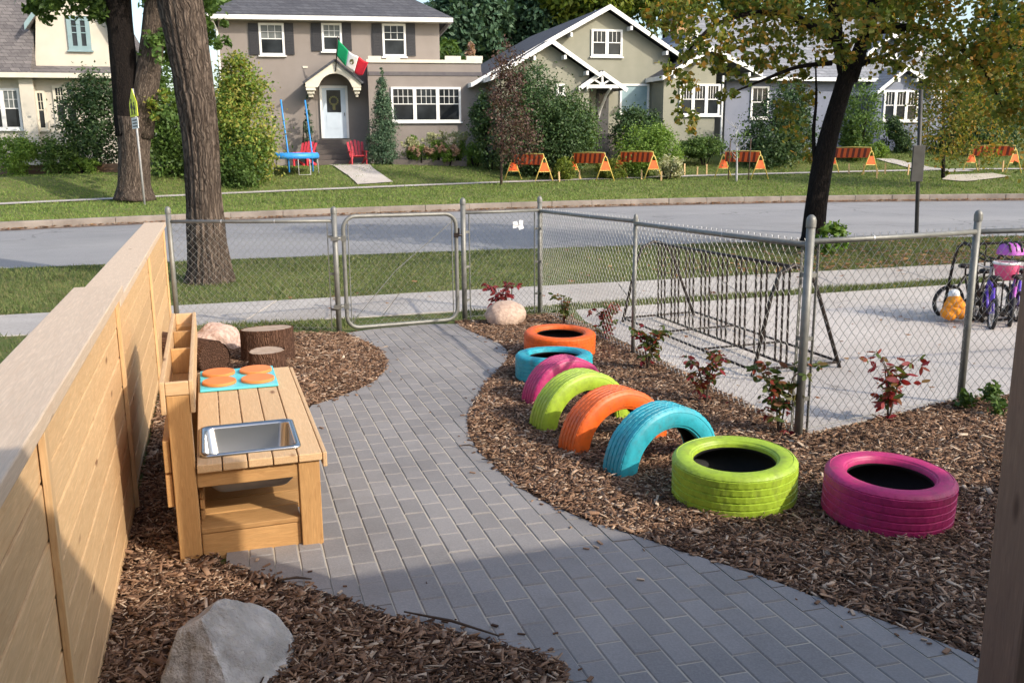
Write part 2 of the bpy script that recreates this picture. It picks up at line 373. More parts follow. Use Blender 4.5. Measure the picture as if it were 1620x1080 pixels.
m_trampmat = surf('trampoline_mat', (.02, .02, .022), None, rough=.8)
m_fgreen = surf('flag_green', (.0, .28, .10), (.0, .32, .12), 6, .7)
m_fwhite = surf('flag_white', (.75, .75, .74), (.8, .8, .79), 6, .7)
m_fred = surf('flag_red', (.55, .01, .025), (.62, .015, .03), 6, .7)
m_emblem = surf('flag_emblem', (.16, .10, .04), (.10, .16, .06), 30, .7)
m_sign = surf('sign_lime', (.72, .80, .02), (.78, .86, .03), 6, .4)
m_signblack = surf('sign_black', (.01, .01, .01), None, rough=.5)
m_signback = surf('sign_back', (.03, .03, .03), (.05, .05, .05), 6, .6)
m_purple = surf('purple_paint', (.09, .04, .38), (.11, .05, .44), 6, .35)
m_pink = surf('pink_plastic', (.72, .09, .22), (.78, .13, .28), 6, .45)
m_lilac = surf('lilac_plastic', (.42, .09, .42), (.48, .12, .48), 6, .45)
m_toyorange = surf('toy_orange', (.75, .25, .015), (.82, .31, .02), 12, .8)
m_greybag = surf('grey_vinyl', (.30, .30, .30), (.36, .36, .36), 8, .6)
# leaves
L_maple = leafmat('leaf_autumn', [(.07, .11, .02), (.11, .155, .03), (.15, .18, .035), (.19, .20, .04), (.27, .22, .045), (.42, .22, .045)], .5)
L_green = leafmat('leaf_green', [(0.048, 0.096, 0.022), (0.08, 0.144, 0.032), (0.128, 0.208, 0.048)])
L_bright = leafmat('leaf_bright', [(0.095, 0.176, 0.027), (0.149, 0.257, 0.041), (0.23, 0.338, 0.068)])
L_gold = leafmat('leaf_golden', [(0.075, 0.15, 0.027), (0.15, 0.24, 0.038), (0.255, 0.285, 0.053), (0.345, 0.3, 0.075)])
L_dark = leafmat('leaf_dark', [(0.025, 0.06, 0.02), (0.051, 0.093, 0.031), (0.076, 0.128, 0.043)], .2)
L_blue = leafmat('leaf_bluegreen', [(0.034, 0.076, 0.043), (0.06, 0.119, 0.068), (0.093, 0.162, 0.093)], .25)
L_cedar = leafmat('leaf_juniper', [(0.045, 0.09, 0.053), (0.075, 0.135, 0.075), (0.12, 0.18, 0.105)], .15)
L_purple = leafmat('leaf_purple', [(0.039, 0.021, 0.021), (0.078, 0.042, 0.036), (0.117, 0.065, 0.052), (0.078, 0.078, 0.039)], .25)
L_yell = leafmat('leaf_yellowgreen', [(0.07, 0.119, 0.021), (0.14, 0.196, 0.028), (0.238, 0.266, 0.042)])
L_hyd = leafmat('hydrangea_flower', [(.30, .34, .16), (.45, .46, .26), (.52, .50, .36)], .25)
L_hydp = leafmat('hydrangea_fading', [(.30, .17, .13), (.42, .27, .20), (.34, .26, .16)], .25)
L_creep = leafmat('creeper_leaf', [(.05, .09, .02), (.10, .13, .03), (.22, .06, .03), (.32, .03, .035), (.18, .02, .03)], .35)
L_creepred = leafmat('creeper_leaf_red', [(.22, .02, .03), (.28, .03, .04), (.22, .05, .04)], .35)
L_creepgreen = leafmat('creeper_leaf_green', [(.05, .09, .02), (.09, .13, .03), (.13, .13, .04), (.34, .05, .03)], .35)

# ================================================================== THE SETTING
def strip(name, xs, rows, mat, dz=0.0, kind='structure', thick=0):
    """sheet draped on the terrain between curves; rows = list of functions y(x)"""
    V = []; Fc = []; n = len(rows)
    for x in xs:
        for f in rows:
            y = f(x); V.append((x, y, zg(x, y) + dz))
    for i in range(len(xs) - 1):
        for j in range(n - 1):
            Fc.append((i * n + j, (i + 1) * n + j, (i + 1) * n + j + 1, i * n + j + 1))
    o = fast_mesh(name, V, Fc, mat, smooth=False); tag(o, kind=kind); return o
XS = [-160, -110, -80, -60, -45, -35, -28] + list(np.arange(-24, 24.1, .8)) + [28, 35, 45, 60, 80, 110, 160]
eps = .003
def lerpf(a, b, t): return lambda x: a(x) * (1 - t) + b(x) * t
rows = [lambda x: -60, lambda x: -12, lambda x: -5.01, lambda x: 0, lambda x: 3, lambda x: 6] + [lerpf(lambda x: 6.0 if x > -14 else min(6, sw_n(x) - .5), sw_n, t) for t in (.5, 1)]
rows += [sw_f, lerpf(sw_f, road_n, .5), lambda x: road_n(x) - eps, lambda x: road_n(x) + eps] + [lerpf(road_n, road_f, t) for t in (.2, .4, .5, .6, .8)]
rows += [lambda x: road_f(x) - eps, lambda x: road_f(x) + eps] + [(lambda d: (lambda x: road_f(x) + d))(d) for d in (2, 4, FS0, FS1, 8, 10, FH, 18, 30, 60, 120, 260, 500)]
strip('ground', XS, rows, m_grass)
# road surface, kerbs
XR = [x for x in XS if abs(x) <= 110]
strip('road', XR, [lambda x: road_n(x) + .01] + [lerpf(road_n, road_f, t) for t in (.15, .3, .5, .7, .85)] + [lambda x: road_f(x) - .01], m_asphalt, .006)
def kerb(name, f, off0, off1, top_dz, bot_dz, mat):
    mb = MB(); n = 0
    xs = list(np.arange(-26, 26.1, 1.3))
    for a, b in zip(xs[:-1], xs[1:]):
        b2 = b - (.012 if int(round(a / 1.3)) % 3 == 0 else -.0005)
        pa = [np.array((a, f(a) + off0, zg(a, f(a) + off1 + .02) + bot_dz)), np.array((b2, f(b2) + off0, zg(b2, f(b2) + off1 + .02) + bot_dz)),
              np.array((b2, f(b2) + off1, zg(b2, f(b2) + off1 + .02) + bot_dz)), np.array((a, f(a) + off1, zg(a, f(a) + off1 + .02) + bot_dz))]
        mb.prism(pa, (0, 0, top_dz - bot_dz))
    o = mb.build(name, mat, bevel=.02); return tag(o, kind='structure')
kerb('far_kerb', road_f, -.12, .10, .012, -.32, m_kerb)
kerb('near_kerb', road_n, -.10, .12, .008, -.25, m_kerb)
strip('gutter', [x for x in XS if abs(x) <= 28], [lambda x: road_f(x) - .55, lambda x: road_f(x) - .12], m_rust, .012)
# public sidewalk on this side: cast slabs
side = bpy.data.objects.new('sidewalk', None); col.objects.link(side); tag(side, kind='structure')
for i, x in enumerate(np.arange(-12, 14, 1.5)):
    for j in range(1):
        mb = MB(); a, b = x + .006, x + 1.494; dz = .014 + rng.uniform(-.002, .003)
        c = [(a, sw_n(a)), (b, sw_n(b)), (b, sw_f(b)), (a, sw_f(a))]
        mb.prism([(p, q, zg(p, q) - .06) for p, q in c], (0, 0, .06 + dz)); mb.build('slab', m_conc, side, bevel=.006)
# sidewalk on the far side
strip('far_sidewalk', [x for x in XS if abs(x) <= 60], [lambda x: road_f(x) + FS0, lambda x: road_f(x) + FS1], m_pad, .03)

# ---- outlines read from the ground
def outline(pts): return [on_plane(*p)[:2] for p in pts]
edge_R = [(718, 512), (745, 528), (788, 545), (805, 560), (801, 575), (777, 600), (752, 635), (739, 665), (740, 690), (756, 720), (790, 750), (832, 785), (880, 810), (930, 831), (990, 850), (1080, 880), (1180, 912), (1290, 952), (1400, 992), (1500, 1030), (1548, 1052), (1760, 1140)]
edge_L = [(905, 1085), (885, 1062), (850, 1042), (790, 1026), (700, 1001), (620, 984), (560, 960), (490, 938), (440, 925), (400, 913), (345, 895), (400, 780), (485, 648), (520, 638), (560, 623), (592, 609), (609, 590), (613, 575), (606, 561), (586, 547), (562, 536), (545, 528)]
PATH = outline(edge_R) + [np.array(p) for p in [(2.6, 1.2), (2.6, -3.0), (-.6, -3.0), (-.15, 1.8)]] + outline(edge_L)
def smooth_poly(P, it=1):
    for _ in range(it):
        Q = []
        for i in range(len(P)):
            a, b = np.asarray(P[i]), np.asarray(P[(i + 1) % len(P)]); Q += [a * .75 + b * .25, a * .25 + b * .75]
        P = Q
    return P
PATH = smooth_poly(PATH, 1)
def inside(poly, x, y):
    P = np.asarray(poly); r = False; j = len(P) - 1
    for i in range(len(P)):
        if (P[i][1] > y) != (P[j][1] > y) and x < (P[j][0] - P[i][0]) * (y - P[i][1]) / (P[j][1] - P[i][1]) + P[i][0]: r = not r
        j = i
    return r
def inside_np(poly, X, Y):
    P = np.asarray(poly); r = np.zeros(len(X), bool); j = len(P) - 1
    for i in range(len(P)):
        dy = P[j][1] - P[i][1]
        if abs(dy) > 1e-12:
            r ^= ((P[i][1] > Y) != (P[j][1] > Y)) & (X < (P[j][0] - P[i][0]) * (Y - P[i][1]) / dy + P[i][0])
        j = i
    return r
def clip_rect(poly, x0, x1, y0, y1):
    def cl(P, ax, val, keep):
        out = []
        for i in range(len(P)):
            a, b = P[i - 1], P[i]; ia, ib = keep(a[ax], val), keep(b[ax], val)
            if ia != ib:
                t = (val - a[ax]) / (b[ax] - a[ax]); out.append(a + (b - a) * t)
            if ib: out.append(b)
        return out
    P = [np.asarray(p, float) for p in poly]
    for ax, val, k in ((0, x0, lambda v, w: v >= w), (0, x1, lambda v, w: v <= w), (1, y0, lambda v, w: v >= w), (1, y1, lambda v, w: v <= w)):
        P = cl(P, ax, val, k)
        if len(P) < 3: return []
    return P
# ---- the paved path: every paver laid on the grid
PT = R(16.5); PE1 = np.array([math.cos(PT), math.sin(PT)]); PE2 = np.array([-math.sin(PT), math.cos(PT)])
path = bpy.data.objects.new('path', None); col.objects.link(path); tag(path, kind='structure')
pbed = MB(); pbed.v = []; 
bedpoly = [(p[0], p[1], zg(p[0], p[1]) + .0200) for p in PATH]
pbed.quad(*bedpoly); pbed.build('sand_bed', m_sand, path)
PW, PL, J = .1005, .2005, .0045
loc_path = [np.array((p @ PE1, p @ PE2)) for p in [np.asarray(q) for q in PATH]]
xs = [p[0] for p in loc_path]; ys = [p[1] for p in loc_path]
PAVH = .022
def paver_mesh():
    mb = MB(); hx, hy = (PW - J) / 2, (PL - J) / 2; c = .005
    vs = [(-hx, -hy, 0), (hx, -hy, 0), (hx, hy, 0), (-hx, hy, 0), (-hx, -hy, PAVH - .004), (hx, -hy, PAVH - .004), (hx, hy, PAVH - .004), (-hx, hy, PAVH - .004), (-hx + c, -hy + c, PAVH), (hx - c, -hy + c, PAVH), (hx - c, hy - c, PAVH), (-hx + c, hy - c, PAVH)]
    fs = [(8, 9, 10, 11)] + [(i, (i + 1) % 4, 4 + (i + 1) % 4, 4 + i) for i in range(4)] + [(4 + i, 4 + (i + 1) % 4, 8 + (i + 1) % 4, 8 + i) for i in range(4)]
    return vs, fs
pv, pf = paver_mesh(); pme = bpy.data.meshes.new('paver'); pme.from_pydata(pv, [], pf); pme.materials.append(m_paver)
full = []; cut = []
i0, i1 = int(min(xs) / PW) - 2, int(max(xs) / PW) + 2; j0, j1 = int(min(ys) / PL) - 2, int(max(ys) / PL) + 2
for i in range(i0, i1):
    for j in range(j0, j1):
        cx, cy = i * PW, (j + (.5 if i % 2 else 0)) * PL
        q = clip_rect(loc_path, cx - (PW - J) / 2, cx + (PW - J) / 2, cy - (PL - J) / 2, cy + (PL - J) / 2)
        if len(q) < 3: continue
        ar = abs(sum(q[k - 1][0] * q[k][1] - q[k][0] * q[k - 1][1] for k in range(len(q)))) / 2
        wc = PE1 * cx + PE2 * cy
        px = to_px((wc[0], wc[1], zg(*wc))) if wc[1] > .8 else (-1, -1)
        vis = wc[1] > .8 and -60 < px[0] < 1700 and px[1] < 1130
        if ar > .0196 - .0008: full.append((np.linalg.norm(wc), vis, wc, (cx, cy)))
        elif ar > .0006: cut.append((wc, q))
full.sort(key=lambda t: (not t[1], t[0]))
rot = Matrix.Rotation(PT, 4, 'Z')
tilt = math.atan(.038)
for k, (d, vis, wc, _) in enumerate(full[:280]):
    o = bpy.data.objects.new('paver', pme); col.objects.link(o); o.parent = path
    z = zg(*wc) + .002 + rng.uniform(-.0012, .0012)
    o.matrix_world = Matrix.Translation((wc[0], wc[1], z)) @ Matrix.Rotation(-tilt, 4, 'X') @ rot @ Matrix.Rotation(rng.uniform(-.006, .006), 4, 'Y') @ Matrix.Rotation(rng.uniform(-.006, .006), 4, 'X')
mb = MB()
for d, vis, wc, _ in full[280:]:
    if wc[1] < -3: continue
    z0 = .002 + rng.uniform(-.0012, .0012)
    vs = []
    for v in pv:
        p = wc + PE1 * v[0] + PE2 * v[1]; vs.append((p[0], p[1], zg(*wc) - .038 * (p[1] - wc[1]) + z0 + v[2]))
    mb.add(vs, pf)
for wc, q in cut:
    z0 = .002 + rng.uniform(-.0012, .0012); P = [PE1 * a[0] + PE2 * a[1] for a in q]
    mb.prism([(p[0], p[1], zg(p[0], p[1]) + z0) for p in P], (0, 0, PAVH))
o = mb.build('paver_field', m_paver_i, path); tag(o, kind='stuff')

# ---- fence corner points (metres)
G0 = np.array((-3.50, 9.42)); GA = on_plane(537, 527)[:2]; GB = on_plane(735.5, 510)[:2]; GC = on_plane(854, 497)[:2]
GD = on_plane(1001, 564)[:2]; GE = on_plane(1262, 695)[:2]; GF = on_plane(1518, 640)[:2]; GG = np.array((4.9, 6.72))
# concrete pad beyond the fence
mb = MB(); pad = [GC + (.35, -.0), GE + (.03, .06), GF + (.0, .09), GG + (0, .1), (9.5, 8.0), (12, 11)] + [(x, sw_n(x) - .42) for x in (11, 8, 5, 3, 1.5, .75)]
mb.prism([(p[0], p[1], zg(p[0], p[1]) - .1) for p in pad], (0, 0, .112)); o = mb.build('concrete_pad', m_pad); tag(o, kind='structure')
# ---- mulch beds
bed_R = [GB + (.05, -.05), GC + (.25, -.05), GD + (.12, 0), GE + (.08, .03), GF + (0, .05), (4.9, 6.8), (4.9, 1.5), (2.3, 1.2)] + outline(edge_R[::-1])
u0 = lambda s: us(.0, s)[:2]
bed_L = [GA + (.04, -.08)] + outline(edge_L[::-1])[:11] + outline([(345, 895)]) + outline(edge_L[::-1])[12:] + [np.array((-.15, 1.6)), u0(-2.4), u0(0), u0(4), u0(6.9), G0 + (.15, -.15)]
def moundz(x, y, poly): return zg(x, y) + .016
def draped(name, poly, mat, dz, step=.12):
    P = np.asarray(poly); V = {}; verts = []; faces = []
    x0, y0 = P.min(0) - step; nx, ny = ((P.max(0) - P.min(0)) / step).astype(int) + 3
    gx = x0 + np.arange(nx) * step; gy = y0 + np.arange(ny) * step
    for i in range(nx - 1):
        for j in range(ny - 1):
            q = clip_rect(P, gx[i], gx[i + 1], gy[j], gy[j + 1])
            if len(q) < 3: continue
            b = len(verts)
            for p in q: verts.append((p[0], p[1], zg(p[0], p[1]) + dz + .014 * mnoise.noise(Vector((p[0] * 2.5, p[1] * 2.5, 3)))))
            faces.append(list(range(b, b + len(q))))
    me = bpy.data.meshes.new(name); me.from_pydata(verts, [], faces); o = finish(name, me, mat, smooth=False); tag(o, kind='structure'); return o
draped('mulch_bed_right', bed_R, m_mulch, .016); draped('mulch_bed_left', bed_L, m_mulch, .016)
def chips(name, poly, n, label, big=1.0, ymax=99, spill=0):
    P = np.asarray(poly); lo, hi = P.min(0), P.max(0); lo = lo.copy(); lo[1] = max(lo[1], .9)
    X = []; Y = []
    while len(X) < n:
        x = rng.uniform(lo[0], hi[0], n); y = lo[1] + (hi[1] - lo[1]) * rng.uniform(0, 1, n) ** 1.45
        k = inside_np(P, x, y); px = 810 + F * x / np.maximum(y, .1); k &= (px > -80) & (px < 1720)
        X += list(x[k]); Y += list(y[k])
    X = np.array(X[:n]); Y = np.array(Y[:n])
    if spill: X += rng.normal(0, spill, n); Y += rng.normal(0, spill, n)
    Z = np.array([zg(a, b) for a, b in zip(X, Y)]) + .020 + .014 * np.array([mnoise.noise(Vector((a * 2.5, b * 2.5, 3))) for a, b in zip(X, Y)]) + np.abs(rng.normal(0, .009, n))
    ln = rng.gamma(1.9, .0105, n) * big + .006; wd = np.clip(ln * np.clip(rng.lognormal(-1.75, .6, n), .07, .8), .0025, .022); th = rng.uniform(.0012, .004, n)
    an = rng.uniform(0, 2 * np.pi, n); d = np.stack([np.cos(an), np.sin(an), rng.normal(0, .22, n)], 1); d /= np.linalg.norm(d, axis=1)[:, None]
    up = np.stack([rng.normal(0, .3, n), rng.normal(0, .3, n), np.ones(n)], 1); s = np.cross(up, d); s /= np.linalg.norm(s, axis=1)[:, None]; nn = np.cross(d, s)
    C = np.stack([X, Y, Z], 1); V = np.zeros((n, 8, 3)); k = 0
    tp = rng.uniform(.35, 1.0, n)
    for a, f in ((-1, np.ones(n)), (1, tp)):
        for b in (-1, 1):
            for c in (-1, 1):
                V[:, k] = C + d * (a * ln / 2 * (1 + .25 * b * rng.uniform(-1, 1, n)))[:, None] + s * (b * wd / 2 * f)[:, None] + nn * (c * th / 2)[:, None]; k += 1
    fq = np.array([(0, 1, 3, 2), (4, 6, 7, 5), (0, 4, 5, 1), (2, 3, 7, 6), (1, 5, 7, 3)])
    Fc = (np.arange(n)[:, None, None] * 8 + fq[None]).reshape(-1, 4)
    o = fast_mesh(name, V.reshape(-1, 3), Fc, m_chip); tag(o, label, 'mulch', kind='stuff'); return o
chips('wood_chip_mulch', bed_R, 95000, 'brown shredded wood chip mulch around the painted tyres')
chips('wood_chip_mulch', bed_L, 68000, 'brown wood chip mulch along the cedar fence and boulders')
chips('bark_piece', bed_R, 2200, 'larger pale bark slivers lying over the mulch round the tyres', 1.9)
chips('bark_piece', bed_L, 1300, 'larger bark slivers lying over the mulch near the cedar fence', 1.9)
def stray(n):
    E_ = [np.array(p) for p in outline(edge_R)]; G_ = [np.array(p) for p in outline(edge_L)]; mb = MB()
    for _ in range(n):
        Q = E_ if rng.uniform() < .55 else G_; i = rng.integers(0, len(Q) - 1); p = Q[i] + (Q[i + 1] - Q[i]) * rng.uniform() + rng.normal(0, .045, 2) * (1 if rng.uniform() < .8 else 4)
        if p[1] < 1.5 or not inside(PATH, *p): continue
        a = rng.uniform(0, 6.28); l = rng.uniform(.008, .035); mb.box((p[0], p[1], zg(*p) + .0285), (l, l * rng.uniform(.2, .5), .004), ((math.cos(a), math.sin(a), .08), (-math.sin(a), math.cos(a), 0), (-.08, 0, 1)))
    tag(mb.build('stray_chips', m_chip), 'stray wood chips scattered along the edges of the paved path', 'mulch', kind='stuff')
stray(300)
# ---- grass blades
def blades(name, n, fn, h, wd, mat, label, margin=0.0):
    pts = []
    while len(pts) < n:
        x, y = fn()
        if x is None: continue
        pts.append((x, y, zg(x, y)))
    C = np.array(pts); an = rng.uniform(0, 2 * np.pi, n); hh = h * rng.uniform(.5, 1.3, n)
    hh *= .65 + .6 * np.array([mnoise.noise(Vector((p[0] * 1.1, p[1] * 1.1, 9))) for p in pts]) + .2
    s = np.stack([np.cos(an), np.sin(an), np.zeros(n)], 1) * (wd * rng.uniform(.6, 1.4, n))[:, None]
    tip = C + np.stack([rng.normal(0, .5, n) * hh, rng.normal(0, .5, n) * hh, hh], 1)
    V = np.stack([C - s, C + s, tip], 1).reshape(-1, 3); Fc = np.arange(3 * n).reshape(-1, 3)
    o = fast_mesh(name, V, Fc, mat); tag(o, label, 'grass', kind='stuff'); return o
def f_near():
    x = random.uniform(-10.5, 11.5); a, b = sw_f(x) + .02, road_n(x) - .14
    return (x, random.uniform(a, b)) if b > a else (None, None)
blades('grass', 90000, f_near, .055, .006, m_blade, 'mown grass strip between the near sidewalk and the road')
def f_strip():
    x = random.uniform(-9, 9); y = sw_n(x) - random.random() * .42
    if -1.75 < x < -.6: return None, None
    if x < -3.9: y = sw_n(x) - random.random() * 3.5
    elif x < -1.7: y = random.uniform(9.45 + .05 * (x + 3.5), sw_n(x))
    elif x < .75: y = random.uniform(np.interp(x, [-.6, GB[0], GC[0], 2], [GB[1], GB[1], GC[1], GC[1] + .3]) + .03, sw_n(x))
    return x, y
blades('grass', 16000, f_strip, .06, .006, m_blade, 'thin grass strip beside the near sidewalk by the chain link fence')
def f_far():
    x = random.uniform(-17, 22); d = random.choice([random.uniform(.12, FS0), random.uniform(FS1, 12.5)])
    return x, road_f(x) + d
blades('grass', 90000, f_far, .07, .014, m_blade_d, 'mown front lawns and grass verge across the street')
def f_leaf():
    x = random.gauss(6.8, 2.4); a, b = sw_f(x) - .1, road_n(x)
    return x, b - abs(random.gauss(0, .45)) * (b - a) if random.random() < .35 else a + abs(random.gauss(0, .22)) * (b - a)
def flat_leaves(name, n, fn, size, mat, label):
    mbv = []; 
    for i in range(n):
        x, y = fn(); z = zg(x, y) + random.uniform(.03, .06); a = random.uniform(0, 6.28); s = size * random.uniform(.5, 1.3); c, d = math.cos(a) * s, math.sin(a) * s
        t = [random.uniform(-.4, .4) * s for _ in range(4)]
        mbv += [(x - c, y - d, z + abs(t[0])), (x + d * .55, y - c * .55, z + abs(t[1])), (x + c, y + d, z + abs(t[2])), (x - d * .55, y + c * .55, z)]
    o = fast_mesh(name, mbv, np.arange(4 * n).reshape(-1, 4), mat); tag(o, label, 'leaves', kind='stuff')
flat_leaves('fallen_leaves', 1500, f_leaf, .05, m_dryleaf, 'brown fallen leaves on the grass under the dark leaning tree')
def f_gut():
    x = random.uniform(-16, 20); return x, road_f(x) - .12 - abs(random.gauss(0, .22))
flat_leaves('fallen_leaves', 2600, f_gut, .05, m_dryleaf, 'brown leaf litter along the far kerb gutter')
def f_pad():
    while True:
        x, y = random.uniform(.9, 8.5), random.uniform(5.8, 12.5)
        if inside(pad, x, y): return x, y
flat_leaves('fallen_leaves', 140, f_pad, .026, m_dryleaf, 'dry leaves and twig bits scattered on the concrete pad')
def f_path():
    while True:
        x, y = random.uniform(-1.8, 1.6), random.uniform(2.2, 9.6)
        if inside(PATH, x, y): return x, y
def f_walk(): return (lambda x: (x, sw_n(x) + random.random() * (sw_f(x) - sw_n(x))))(random.uniform(-3, 9))
flat_leaves('fallen_leaves', 45, f_walk, .03, m_dryleaf, 'few dry leaves on the near public sidewalk')

# ================================================================== THE BUILDING BEHIND THE CAMERA (its eave shades the foreground)
bl = thing('school_building', us(3, -3.7, .1), 'low building behind the yard whose eave shades the foreground', 'building', rotz=TH)
mb = MB(); mb.bbox(-6.5, 7.5, -8, 0, -.3, 2.315); mb.build('wall', m_stucco_cream, bl)
mb = MB(); mb.prism([(-6.9, .52, 2.46), (-6.9, .52, 2.58), (-6.9, -4, 4.3), (-6.9, -8.5, 2.58), (-6.9, -8.5, 2.46), (-6.9, -8.4, 2.32), (-6.9, .42, 2.32)][::-1], (14.9, 0, 0)); mb.build('roof', m_sh_dark, bl)
for x in (-4.5, -1.2, 3.4):
    mb = MB(); mb.bbox(x, x + 1.4, 0, .05, .9, 2.1); wf = mb.build('window', m_white, bl)
    mb = MB(); mb.bbox(x + .08, x + 1.32, .05, .056, .98, 2.02); mb.build('pane', m_glass, wf)

# ================================================================== CEDAR FENCE
def cedar_section(name, s0, s1, z0, z1, label, bays, dw=0.0):
    o = us(dw, s0); root = thing(name, o, label, 'fence', rotz=TH); zb = float(o[2])
    def ln(s, a, b): return a + (b - a) * (s - s0) / (s1 - s0)
    for a, b in zip(bays[:-1], bays[1:]):
        zlow = zg(*us(dw, b)[:2]) - .04; ztop = min(ln(a, z0, z1), ln(b, z0, z1)) - .045
        n = max(1, round((ztop - zlow) / .142)); h = (ztop - zlow) / n
        for side in (0, 1):
            for k in range(n):
                mb = MB(); zc = zlow + (k + .5) * h - zb; yy = (a + b) / 2 - s0; sl = (ln(b, z0, z1) - ln(a, z0, z1))
                x = -.012 + rng.uniform(-.0015, .0015) if side == 0 else -.118
                d = np.array([0, b - a - .006, sl * .9]); 
                mb.beam(np.array([x, yy, zc]) - d / 2, np.array([x, yy, zc]) + d / 2, .022, h - .005)
                mb.build('board', m_cedar, root, bevel=.005)
    for b in bays:
        mb = MB(); y = b - s0; y = min(max(y, .03), s1 - s0 - .03)
        mb.bbox(.001, .019, y - .022, y + .022, zg(*us(dw, b)[:2]) - .03 - zb, ln(b, z0, z1) - .045 - zb); mb.build('batten', m_cedar, root, bevel=.002)
        mb = MB(); mb.bbox(-.105, -.025, y - .045 + (.05 if b == bays[0] else -.05 if b == bays[-1] else 0), y + .045 + (.05 if b == bays[0] else -.05 if b == bays[-1] else 0), zg(*us(dw, b)[:2]) - .1 - zb, ln(b, z0, z1) - .05 - zb); mb.build('post', m_cedar, root)
    mb = MB()
    mb.beam((-.065, -.0, z0 - .022 - zb), (-.065, s1 - s0, z1 - .022 - zb), .205, .042); mb.build('cap', m_cap, root, bevel=.004)
    return root
cedar_section('cedar_fence', -2.55, 1.50, .985, .945, 'higher nearer cedar board fence section with wide flat cap', [-2.55, -.62, 1.50])
cedar_section('cedar_fence', 1.53, 7.02, .880, .80, 'lower farther cedar board fence section ending at the chain link', [1.53, 4.3, 7.02], -.018)

# ================================================================== MUD KITCHEN
kz = -.142
K = thing('mud_kitchen', us(.22, .76, kz), 'toddler height cedar play kitchen bench with steel sink and painted hob', 'play kitchen', rotz=TH)
def kb(name, x0, x1, y0, y1, z0, z1, mat=None, parent=K, bevel=.004):
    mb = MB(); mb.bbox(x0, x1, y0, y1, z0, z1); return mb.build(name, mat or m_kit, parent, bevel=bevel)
for y in (0, 1.51): kb('tall_post', 0, .088, y, y + .088, -.04 - .04 * (y > 0), .735)
for y in (.003, 1.51): kb('leg', .497, .585, y, y + .088, -.03 - .05 * (y > 0), .405)
kb('apron', .09, .496, .012, .045, .335, .402); kb('apron', .09, .496, 1.552, 1.585, .335, .402)
kb('side_rail', .548, .580, .093, 1.508, .31, .402); kb('side_rail', .092, .124, .09, 1.508, .31, .402)
kb('back_board', -.030, -.004, .02, 1.58, .262, .40); kb('back_board', -.030, -.004, .02, 1.58, .41, .545)
ws = [.092, .193, .294, .395, .497, .598]
for i in range(5):
    mb = MB(); a, b = ws[i] + .0025, ws[i + 1] - .0025; z0, z1 = .404 + rng.uniform(0, .002), .440 + rng.uniform(-.0015, .0015)
    if i < 4:
        mb.bbox(a, b, -.012, .085, z0, z1); mb.bbox(a, b, .485, 1.60, z0, z1)
        if i == 0: mb.bbox(a, .115, .085, .485, z0, z1)
    else: mb.bbox(a, b, -.012, 1.60, z0, z1)
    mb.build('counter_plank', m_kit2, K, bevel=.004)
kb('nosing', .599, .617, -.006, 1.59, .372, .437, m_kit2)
# shelf
kb('kick_board', .091, .494, .026, .052, -.02, .125)
for i in range(9):
    y = .022 + i * .167; kb('shelf_plank', .09, .583 if .1 < y < 1.45 else .495, y, y + .154, .128, .150, bevel=.003)
for i in range(3): kb('back_slat', .092, .108, .09, 1.508, .165 + i * .046, .205 + i * .046)
# trough on the tall posts
kb('trough_side', .089, .107, -.004, 1.60, .66, .795, m_kit2); kb('trough_side', -.022, -.002, -.004, 1.60, .66, .795, m_kit2)
kb('trough_floor', -.001, .088, .09, 1.50, .64, .655); kb('trough_end', -.001, .088, -.003, .016, .737, .792, m_kit2); kb('trough_end', -.001, .088, 1.580, 1.598, .66, .792, m_kit2)
for y in (.72, 1.15): kb('trough_divider', -.001, .088, y, y + .018, .656, .775)
# hob
hob = kb('hob_panel', .105, .505, 1.15, 1.585, .4425, .4555, m_stoveblue)
for x in (.205, .405):
    for y in (1.265, 1.475):
        mb = MB(); mb.lathe([(0, .4565), (.086, .4565), (.088, .459), (.088, .470), (.085, .473), (0, .473)], 40, (x, y, 0)); mb.build('burner', m_burner, hob, smooth=False)
# sink: rounded rectangle rings
def rr(cx, cy, hx, hy, r, z, n=7):
    out = []
    for sx, sy, a0 in ((1, 1, 0), (-1, 1, 90), (-1, -1, 180), (1, -1, 270)):
        for k in range(n):
            a = R(a0 + 90 * k / (n - 1)); out.append((cx + sx * (hx - r) + r * math.cos(a), cy + sy * (hy - r) + r * math.sin(a), z))
    return out
mb = MB(); sc = (.312, .285); rings = [rr(*sc, .208, .215, .035, .441), rr(*sc, .208, .215, .035, .449), rr(*sc, .200, .207, .035, .453), rr(*sc, .186, .193, .04, .450), rr(*sc, .180, .187, .04, .440), rr(*sc, .172, .178, .045, .30), rr(*sc, .150, .155, .05, .272), rr(*sc, .03, .03, .029, .266)]
vs = sum(rings, []); n = 28
fs = [(i * n + j, i * n + (j + 1) % n, (i + 1) * n + (j + 1) % n, (i + 1) * n + j) for i in range(len(rings) - 1) for j in range(n)]
mb.add(vs, fs); snk = mb.build('sink', m_chrome, K, smooth=True)
mb = MB(); mb.lathe([(0, .268), (.022, .268), (.030, .2695), (.032, .2645)], 20, (*sc, 0)); mb.build('drain', m_black, snk)
mb = MB(); o1 = [rr(*sc, .186, .193, .04, .402), rr(*sc, .178, .184, .045, .296), rr(*sc, .153, .158, .05, .262)]; mb.add(sum(o1, []), [(i * n + j, i * n + (j + 1) % n, (i + 1) * n + (j + 1) % n, (i + 1) * n + j) for i in range(2) for j in range(n)] + [tuple(range(2 * n, 3 * n))[::-1]]); mb.tube([(.31, .28, .261), (.31, .28, .225)], .02, 12); mb.build('basin_underside', m_greybag, snk, smooth=True)

